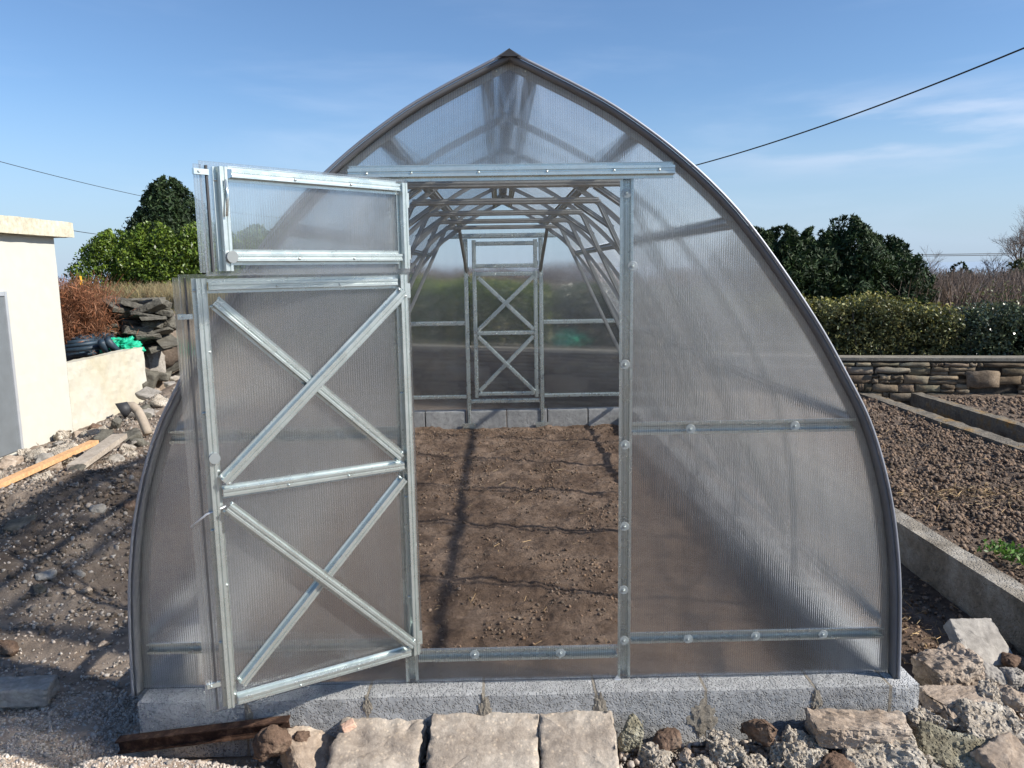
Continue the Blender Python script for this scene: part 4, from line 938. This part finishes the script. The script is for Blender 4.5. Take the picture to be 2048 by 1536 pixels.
# ------------------------------------------------------------------ drystone retaining wall
def stone_wall():
    root = thing('stone_wall', (1.5, 8.0, -.3), 'coursed brown slate retaining wall behind the greenhouse and beds', 'wall')
    rnd = random.Random(2); V = []; Fc = []; C = []
    def stone(xa, xb, za, zb, out, g, jit=.012):
        n = len(V); vs = []
        gx = [0, min(.4, .012/(xb-xa)), .35, .65, 1-min(.3, .012/(xb-xa)), 1]; gz = [0, .13, .5, .87, 1]
        for iz, w in enumerate(gz):
            for ix, u in enumerate(gx):
                x = xa+(xb-xa)*u; z = za+(zb-za)*w; edge = ix in (0, 5) or iz in (0, 4)
                yy = float(wall_y(x)); d = (out-.016 if edge else out)+rnd.uniform(-.005, .005)
                jx_ = rnd.uniform(-jit, jit)*1.3; jz = rnd.uniform(-jit, jit)*.85
                V.append((x+jx_*.7, yy-.002-d, z+jz)); C.append(g)
        for iz in range(4):
            for ix in range(5):
                a = n+iz*6+ix; Fc.append((a, a+1, a+7, a+6))
    bigs = [(5.75, 6.12, .06, .30), (4.7, 5.1, .25, .33), (6.9, 7.3, -.1, .2), (-.9, -.2, -.1, .15), (.6, 1.2, -.2, .1)]
    z = -.56
    while z < .40:
        h = rnd.uniform(.05, .13); zt = min(z+h, .41); x = -9.0+rnd.uniform(0, .3)
        while x < 14:
            w = rnd.choice([rnd.uniform(.07, .16), rnd.uniform(.14, .34), rnd.uniform(.25, .55)]); xb = x+w
            if h > .085 and rnd.random() < .4:      # two thin courses side by side with one thick stone
                zm = z+h*rnd.uniform(.4, .6); g = rnd.uniform(.6, 1.4)
                if not any(b[0] < (x+xb)/2 < b[1] and b[2] < (z+zt)/2 < b[3] for b in bigs):
                    stone(x+.003, xb-.003, z+.003, zm-.003, rnd.uniform(.03, .06), (g*1.03, g, g*.95)); g = rnd.uniform(.6, 1.5)
                    stone(x+.003, xb-.003, zm+.003, zt-.003, rnd.uniform(.03, .06), (g*1.03, g, g*.92))
                x = xb; continue
            inb = any(b[0] < (x+xb)/2 < b[1] and b[2] < (z+zt)/2 < b[3] for b in bigs)
            g = rnd.uniform(.6, 1.5); _ = None if inb else stone(x+.004, xb-.004, z+.004, zt-.004, rnd.uniform(.03, .055), (g*rnd.uniform(.98, 1.1), g, g*rnd.uniform(.85, 1.0)))
            x = xb
        z = zt
        if .41-z < .03: break
    for b in bigs: g = rnd.uniform(.9, 1.3); stone(*b[:2], b[2]+.01, b[3]-.01, .06, (g, g*.96, g*.93), .02)
    fast_mesh('wall_face', np.array(V), np.array(Fc), MAT['wallstone'], np.array(C), root)
    # earth and mortar body behind the faces
    mb = MB(); xs = np.arange(-9, 14.1, .25)
    def strip(y0, y1, z0, z1):
        vs = []; 
        for x in xs:
            y = float(wall_y(x)); vs += [(x, y+y0, z0), (x, y+y1, z0), (x, y+y1, z1), (x, y+y0, z1)]
        fs = []
        for i in range(len(xs)-1):
            for j in range(4): a = i*4+j; b_ = i*4+(j+1) % 4; fs.append((a, b_, b_+4, a+4))
        fs += [(3, 2, 1, 0), tuple(len(vs)-4+k_ for k_ in range(4))]
        return MB().add(vs, fs)
    strip(.012, .3, -.7, .405).build('wall_core', MAT['mortar_dark'], root)
    cp = strip(-.035, .26, .408, .445).build('coping', MAT['slatecap'], root)
MAT['mortar_dark'] = rocky('dark_earth_joint', [(.3, (.05, .04, .03)), (.7, (.12, .10, .078))], 20, bmp=.8, bd=.01)
MAT['slatecap'] = rocky('pale_cement_cap', [(.3, (.16, .145, .115)), (.7, (.30, .275, .23))], 8, bmp=.8, bd=.01)
stone_wall()
st(1896, 768, .1, (.42, .12, .26), (0, 0, 0), 'greyst', 90, 'rounded pale stone leaning on the retaining wall behind the kerbs', lump=.05)
bpy.data.objects[-1] if False else None

# ------------------------------------------------------------------ vegetation
def lumps(pos, amp, f, seed=0):
    return np.array([mn.fractal(Vector(p)*f+Vector((seed, 0, 0)), .8, 2, 3) for p in pos])*amp
def shrub_thing(name, c, label, cat, group=None, stems=5, h=1.0, spread=.3, r=.03):
    t = thing(name, c, label, cat, group); mb = MB()
    for i in range(stems):
        a = random.uniform(0, 6.28); s = random.uniform(.2, 1)*spread
        mb.tube([Vector(c)+Vector((s*.3*math.cos(a), s*.3*math.sin(a), -.05)), Vector(c)+Vector((s*.6*math.cos(a), s*.6*math.sin(a), h*.4)), Vector(c)+Vector((s*math.cos(a+.3), s*math.sin(a+.3), h*.8))], r, 5, r*.4)
    mb.build('stem', MAT['bark'], t); return t
def hedge(x0, x1, yoff, depth, z0, z1, n, size, mat, label, tipmat=None, tips=0, tipn=0, rough=.12, seed=0, group=None, dome=.15):
    cx = (x0+x1)/2; cyy = float(wall_y(cx))+yoff+depth/2
    t = thing('hedge', (cx, cyy, z0), label, 'hedge', group)
    x = RNG.uniform(x0, x1, n); u = RNG.uniform(0, 1, n); w = RNG.uniform(0, 1, n)
    # most leaves on the outer skin
    sk = RNG.random(n); w = np.where(sk < .5, RNG.beta(1, 5, n), w); u = np.where((sk > .5) & (sk < .78), 1-RNG.beta(1, 6, n), u)
    top = z1+rough*(fbm(x*2+seed, x*0+3, 3)-.5)*2-dome*(np.abs((x-cx)/(x1-x0)*2)**6)
    bulge = rough*1.2*(fbm(x*2.6+seed, u*3, 3)-.5)
    y = wall_y(x)+yoff+bulge+w*depth+.12*(u > .85)*(u-.85)/.15
    z = z0+u*(top-z0)
    keep = fbm(x*5+seed*3, z*5+w*4, 3) > .33
    P = np.stack([x, y, z], 1)[keep]; n2 = len(P)
    col = greys(n2, .45, 1.5, .12)
    leafcloud(P, size, col, mat, 'foliage', t)
    if tipmat:
        m = tipn; x = RNG.uniform(x0, x1, m); y = wall_y(x)+yoff+RNG.uniform(0, depth*.8, m)
        top = z1+rough*(fbm(x*2+seed, x*0+3, 3)-.5)*2-dome*(np.abs((x-cx)/(x1-x0)*2)**6)
        z = top+RNG.uniform(-.14, tips, m)-(RNG.random(m) < .3)*RNG.uniform(0, .3, m)
        leafcloud(np.stack([x, y, z], 1), size, greys(m, .6, 1.4, .1), tipmat, 'new_growth', t)
    mb = MB()
    for i in range(int((x1-x0)*6)):
        xx = random.uniform(x0, x1); yy = float(wall_y(xx))+yoff+random.uniform(.1, depth*.7)
        mb.tube([(xx, yy, z0-.05), (xx+random.uniform(-.08, .08), yy, z0+(z1-z0)*.4), (xx+random.uniform(-.2, .2), yy, z0+(z1-z0)*.85)], .014, 5, .006)
    mb.build('stem', MAT['bark'], t)
    # shaded twiggy inside, so the hedge is not see-through
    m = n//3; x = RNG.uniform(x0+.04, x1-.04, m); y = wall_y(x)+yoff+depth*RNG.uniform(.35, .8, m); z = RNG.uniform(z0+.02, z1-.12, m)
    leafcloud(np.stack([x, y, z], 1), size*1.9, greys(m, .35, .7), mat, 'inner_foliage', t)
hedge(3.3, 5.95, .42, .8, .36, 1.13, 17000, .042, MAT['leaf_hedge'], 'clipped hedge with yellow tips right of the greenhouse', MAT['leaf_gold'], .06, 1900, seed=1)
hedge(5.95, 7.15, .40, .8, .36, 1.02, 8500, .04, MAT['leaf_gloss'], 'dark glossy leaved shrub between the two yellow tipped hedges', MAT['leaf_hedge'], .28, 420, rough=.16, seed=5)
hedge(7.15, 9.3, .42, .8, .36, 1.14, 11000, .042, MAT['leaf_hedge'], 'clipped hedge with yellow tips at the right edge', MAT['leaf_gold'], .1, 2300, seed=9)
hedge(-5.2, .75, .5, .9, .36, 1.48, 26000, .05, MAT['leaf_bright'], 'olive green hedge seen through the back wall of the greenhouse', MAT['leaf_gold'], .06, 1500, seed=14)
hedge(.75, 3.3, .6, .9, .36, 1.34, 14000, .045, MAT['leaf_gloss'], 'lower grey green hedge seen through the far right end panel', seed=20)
def crown(name, c, rx, ry, h, n, size, mat, label, cat, group=None, shape='round', seed=0, elong=1.8, holes=.34, trunk=.09):
    """trunk plus a crown of leaf clumps around a lumpy volume"""
    c = Vector(c); t = thing(name, c, label, cat, group)
    th = RNG.uniform(0, 2*math.pi, n); v = RNG.uniform(0, 1, n); rr_ = RNG.beta(4, 1.3, n)
    if shape == 'cone': prof = np.clip((1-v)**.62, 0, 1)*(.75+.25*np.sin(v*9))+.06
    elif shape == 'dome': prof = np.sqrt(np.clip(1-v**2.2, 0, 1))*.98+.04
    else: prof = np.sqrt(np.clip(1-(2*v-1)**2, 0, 1))
    L_ = .66+.82*fbm(th*2.2+seed, v*5+seed, 3)
    # jagged outline: boughs reaching out at distinct heights
    L_ = L_+.12*np.sin(th*7+seed+v*11)*np.sin(v*23+th*3)
    R = prof*rr_*L_
    P = np.stack([c.x+rx*R*np.cos(th), c.y+ry*R*np.sin(th), c.z+.02*h+v*h*(.93+.09*np.sin(th*3+seed))], 1)
    keep = fbm(P[:, 0]*4+seed, P[:, 2]*4+P[:, 1]*3, 3) > holes
    P = P[keep]; n2 = len(P)
    leafcloud(P, size, greys(n2, .45, 1.55, .1), mat, 'crown', t, elong=elong)
    mb = MB(); mb.tube([c+Vector((0, 0, -.1)), c+Vector((.02, 0, h*.4)), c+Vector((0, .02, h*.88))], trunk, 7, trunk*.25)
    for i in range(12):
        z = random.uniform(.15, .75)*h; a = random.uniform(0, 6.28); mb.tube([c+Vector((0, 0, z)), c+Vector((rx*.6*math.cos(a), ry*.6*math.sin(a), z+h*.08))], trunk*.4, 5, trunk*.1)
    mb.build('trunk', MAT['bark'], t); return t
# left: laurel hedge and conifer beyond the rough grass
for i, (x, y, rx, ry, h, lb) in enumerate(((-8.35, 14.2, .85, .8, 1.65, 'left bush of the bright green laurel clump'), (-7.35, 14.0, .95, .9, 1.78, 'middle bush of the bright green laurel clump'), (-6.3, 14.0, .95, .9, 1.76, 'right bush of the bright green laurel clump'), (-5.2, 14.1, .85, .9, 1.7, 'laurel bush hidden mostly behind the open vent flap'))):
    crown('laurel_bush', (x, y, .88), rx*1.15, ry, h, 16000, .066, MAT['leaf_bright'], lb, 'bush', 'laurel bushes beyond the grass', 'dome', seed=i*4, holes=.3)
crown('conifer_tree', (-9.75, 20.5, .8), 1.3, 1.3, 3.5, 30000, .085, MAT['conifer'], 'dark broad conifer rising behind the laurel clump on the left', 'tree', None, 'dome', 31, 2.6)
# right: row of dark conifers
for i, (px, top, rx, lb) in enumerate(((1500, 462, .9, 'conifer partly hidden behind the roof edge'), (1568, 460, .85, 'dark conifer left of the tallest one'), (1628, 462, .75, 'low dark conifer squeezed beside the tallest'), (1700, 440, 1.0, 'tallest dark conifer in the row on the right'), (1765, 478, .85, 'dark conifer on the right flank of the tallest'))):
    p = at(px, top, 1, 12.4); crown('conifer_tree', (p.x, 12.4, .3), rx, .9, p.z-.3, 24000, .055, MAT['conifer'], lb, 'tree', 'dark conifers right of the greenhouse', 'dome', 41+i*3, 3.4)
p = at(1815, 560, 1, 12.6); crown('green_shrub', (p.x, 12.6, .3), .55, .6, p.z-.25, 5000, .07, MAT['leaf_hedge'], 'green shrub sloping down at the foot of the conifers', 'shrub', None, 'dome', 71, 2.2)
p = at(1925, 528, 1, 20); crown('ivy_tree', (p.x, 20, .2), .5, .5, p.z-.2, 2500, .1, MAT['conifer'], 'small dark ivy clad tree on the skyline', 'tree', None, 'dome', 75)
p = at(2035, 520, 1, 17); crown('ivy_tree', (p.x+.2, 17, .2), .8, .7, p.z-.2, 6000, .09, MAT['leaf_hedge'], 'dark green ivy mass under the bare tree at the right edge', 'tree', None, 'dome', 77)
def twiggy(name, base, h, lean, depth, mat, label, cat, seed, r0=.05, spread=.55, kids=3, decay=.72, parent=None, cls='crown'):
    rnd = random.Random(seed); root = thing(name, base, label, cat); trunk = MB(); tw = MB()
    def grow(p, d, L, r, k_):
        q = p+d*L; mid = p.lerp(q, .5)+Vector((rnd.uniform(-1, 1), rnd.uniform(-1, 1), rnd.uniform(-1, 1)))*L*.08
        (trunk if k_ < 2 else tw).tube([p, mid, q], r, 5 if k_ < 2 else 3, r*.62)
        if k_ >= depth: return
        for _ in range(kids):
            nd = (d+Vector((rnd.gauss(0, spread), rnd.gauss(0, spread), rnd.gauss(.12, spread*.55)))).normalized()
            grow(q if rnd.random() < .65 else mid, nd, L*decay*rnd.uniform(.75, 1.15), r*.6, k_+1)
    grow(Vector(base), Vector(lean).normalized(), h, r0, 0)
    trunk.build('trunk', MAT['bark'], root); tw.build('crown', mat, root); return root
def add_tint(o):
    me = o.data; a = me.attributes.new('tint', 'FLOAT_COLOR', 'POINT'); a.data.foreach_set('color', [1.0]*4*len(me.vertices))
p = at(2060, 545, 1, 18); twiggy('bare_tree', (p.x-.1, 18, .3), .75, (-.1, 0, 1), 8, MAT['twig'], 'bare pale tree at the right edge of the skyline', 'tree', 4, .07, .42, 3, .76)
p = at(1825, 560, 1, 14.5); twiggy('bare_shrub', (p.x, 14.5, .3), .6, (0, 0, 1), 6, MAT['twig'], 'bare twiggy shrub beside the conifers on the skyline', 'shrub', 6, .04, .4, 3, .75)
p = at(1975, 560, 1, 17.5); twiggy('bare_shrub', (p.x, 17.5, .3), .6, (.2, 0, 1), 6, MAT['twig'], 'bare twiggy shrub left of the pale bare tree', 'shrub', 9, .04, .5, 3, .75)
def thicket(name, x0, x1, y0, y1, zf, n, h, mat, label, cat, seed, r=.006, stuff=True, parent=None, arch_=.5):
    rnd = random.Random(seed); nv = 4; V = []; Fc = []
    bx = RNG.uniform(x0, x1, n); by = RNG.uniform(y0, y1, n); bz = zf(bx, by); hh = h*RNG.uniform(.5, 1.1, n); a = RNG.uniform(0, 6.28, n); k_ = RNG.uniform(.1, arch_, n)
    P = []
    for j, tt in enumerate((0, .35, .7, 1.0)):
        P.append(np.stack([bx+np.cos(a)*k_*tt**2*hh, by+np.sin(a)*k_*tt**2*hh, bz+hh*(tt-.25*k_*tt**3)], 1))
    side = np.stack([-np.sin(a+.8), np.cos(a+.8), 0*a], 1)
    allv = []
    for j, p_ in enumerate(P):
        w = r*(1-.24*j); allv += [p_-side*w, p_+side*w, p_+np.array([0, 0, 1])*w*.2+np.stack([np.cos(a+.8), np.sin(a+.8), 0*a], 1)*w*1.4]
    V = np.stack(allv, 1).reshape(-1, 3); base = (np.arange(n)*12)[:, None, None]
    f = []
    for j in range(3):
        for e, g in ((0, 1), (1, 2), (2, 0)): f.append((j*3+e, j*3+g, j*3+3+g, j*3+3+e))
    Fc = (np.array(f)[None]+base).reshape(-1, 4)
    o = fast_mesh(name, V, Fc, mat, np.repeat(greys(n, .5, 1.4, .1), 12, 0), parent)
    if stuff: tag(o, label, cat, kind='stuff')
    return o
thicket('bramble_thicket', 7.4, 17, 11.5, 19, lambda x, y: np.full(len(x), .3), 15000, 1.15, MAT['twig'], 'brown leafless bramble thicket filling the ground beyond the right hedge', 'thicket', 3, .011)
thicket('dry_grass', -8.6, -3.6, 10.6, 13.4, H, 22000, .62, MAT['drygrass'], 'tall dry straw coloured grass on the bank behind the slab heap', 'grass', 4, .007)
# russet dead shrub behind the shed corner
t = thing('dead_shrub', (-6.45, 9.2, .4), 'russet dead conifer shrub piled behind the corner of the shed', 'shrub')
n = 9000; P = np.stack([RNG.normal(-6.5, .27, n), RNG.normal(9.1, .25, n), .45+RNG.beta(1.6, 1.9, n)*1.15], 1); P[:, 0] -= (P[:, 2]-.9)*.22
bv = [(-1, -.06, 0), (1, 0, .0), (-1, .06, 0), (0, 0, .08)]; 
s = RNG.uniform(.03, .10, (n, 1)); scatter('foliage', bv, [(0, 1, 3), (2, 3, 1)], P, np.hstack([s, s, s]), rot_mats(n, RNG), greys(n, .5, 1.5, .15), MAT['dead'], t)
thicket('branch', -6.85, -6.15, 8.9, 9.5, lambda x, y: np.full(len(x), .4), 500, 1.25, MAT['dead'], '', '', 5, .008, False, t, .5)
for o in list(bpy.data.objects):
    if o.type == 'MESH' and o.data.materials and o.data.materials[0] in (MAT['twig'], MAT['ground']) and 'tint' not in o.data.attributes: add_tint(o)
# field hedge line far off
crown('far_tree', (9.0, 34, -.2), 2.6, 2, 1.7, 5000, .2, MAT['twig'], 'far low brown trees just above the bramble thicket', 'tree', None, 'dome', 81)
crown('far_tree', (14.5, 36, -.2), 3.4, 2, 1.75, 6000, .2, MAT['twig'], 'far low trees at the right of the skyline behind the thicket', 'tree', None, 'dome', 83)

for i, (x, y, lb) in enumerate(((-9.5, 33, 'far low trees left of the greenhouse roof line'), (-4.5, 34, 'far low trees seen through the left of the back wall'), (-.5, 33, 'far low trees seen through the back door'), (3.5, 34, 'far low trees seen through the right of the back wall'))):
    crown('far_tree', (x, y, -.2), 3.2, 2, 1.9+.15*(i % 2), 4500, .2, MAT['twig'], lb, 'tree', 'far low trees', 'dome', 91+i)

# ------------------------------------------------------------------ overhead cables
def cable(a, b, sag, r, label, name='overhead_cable'):
    pts = [a.lerp(b, i/24)-Vector((0, 0, sag*4*(i/24)*(1-i/24))) for i in range(25)]
    tag(MB().tube(pts, r, 6).build(name, MAT['wire']), label, 'cable')
cable(at(1180, 375, 1, 34), at(2120, 66, 1, 16), .5, .022, 'black overhead cable climbing to the top right corner')
cable(at(-120, 290, 1, 22), at(560, 435, 1, 44), .35, .011, 'upper thin cable crossing the sky above the shed')
cable(at(-120, 402, 1, 22), at(330, 478, 1, 40), .3, .014, 'lower cable passing just above the shed roof')
cable(at(1780, 510, 1, 70), at(2160, 505, 1, 70), 0, .035, 'upper of two faint level cables on the right horizon')
cable(at(1780, 513, 1, 70.5), at(2160, 508, 1, 70.5), 0, .035, 'lower of two faint level cables on the right horizon')
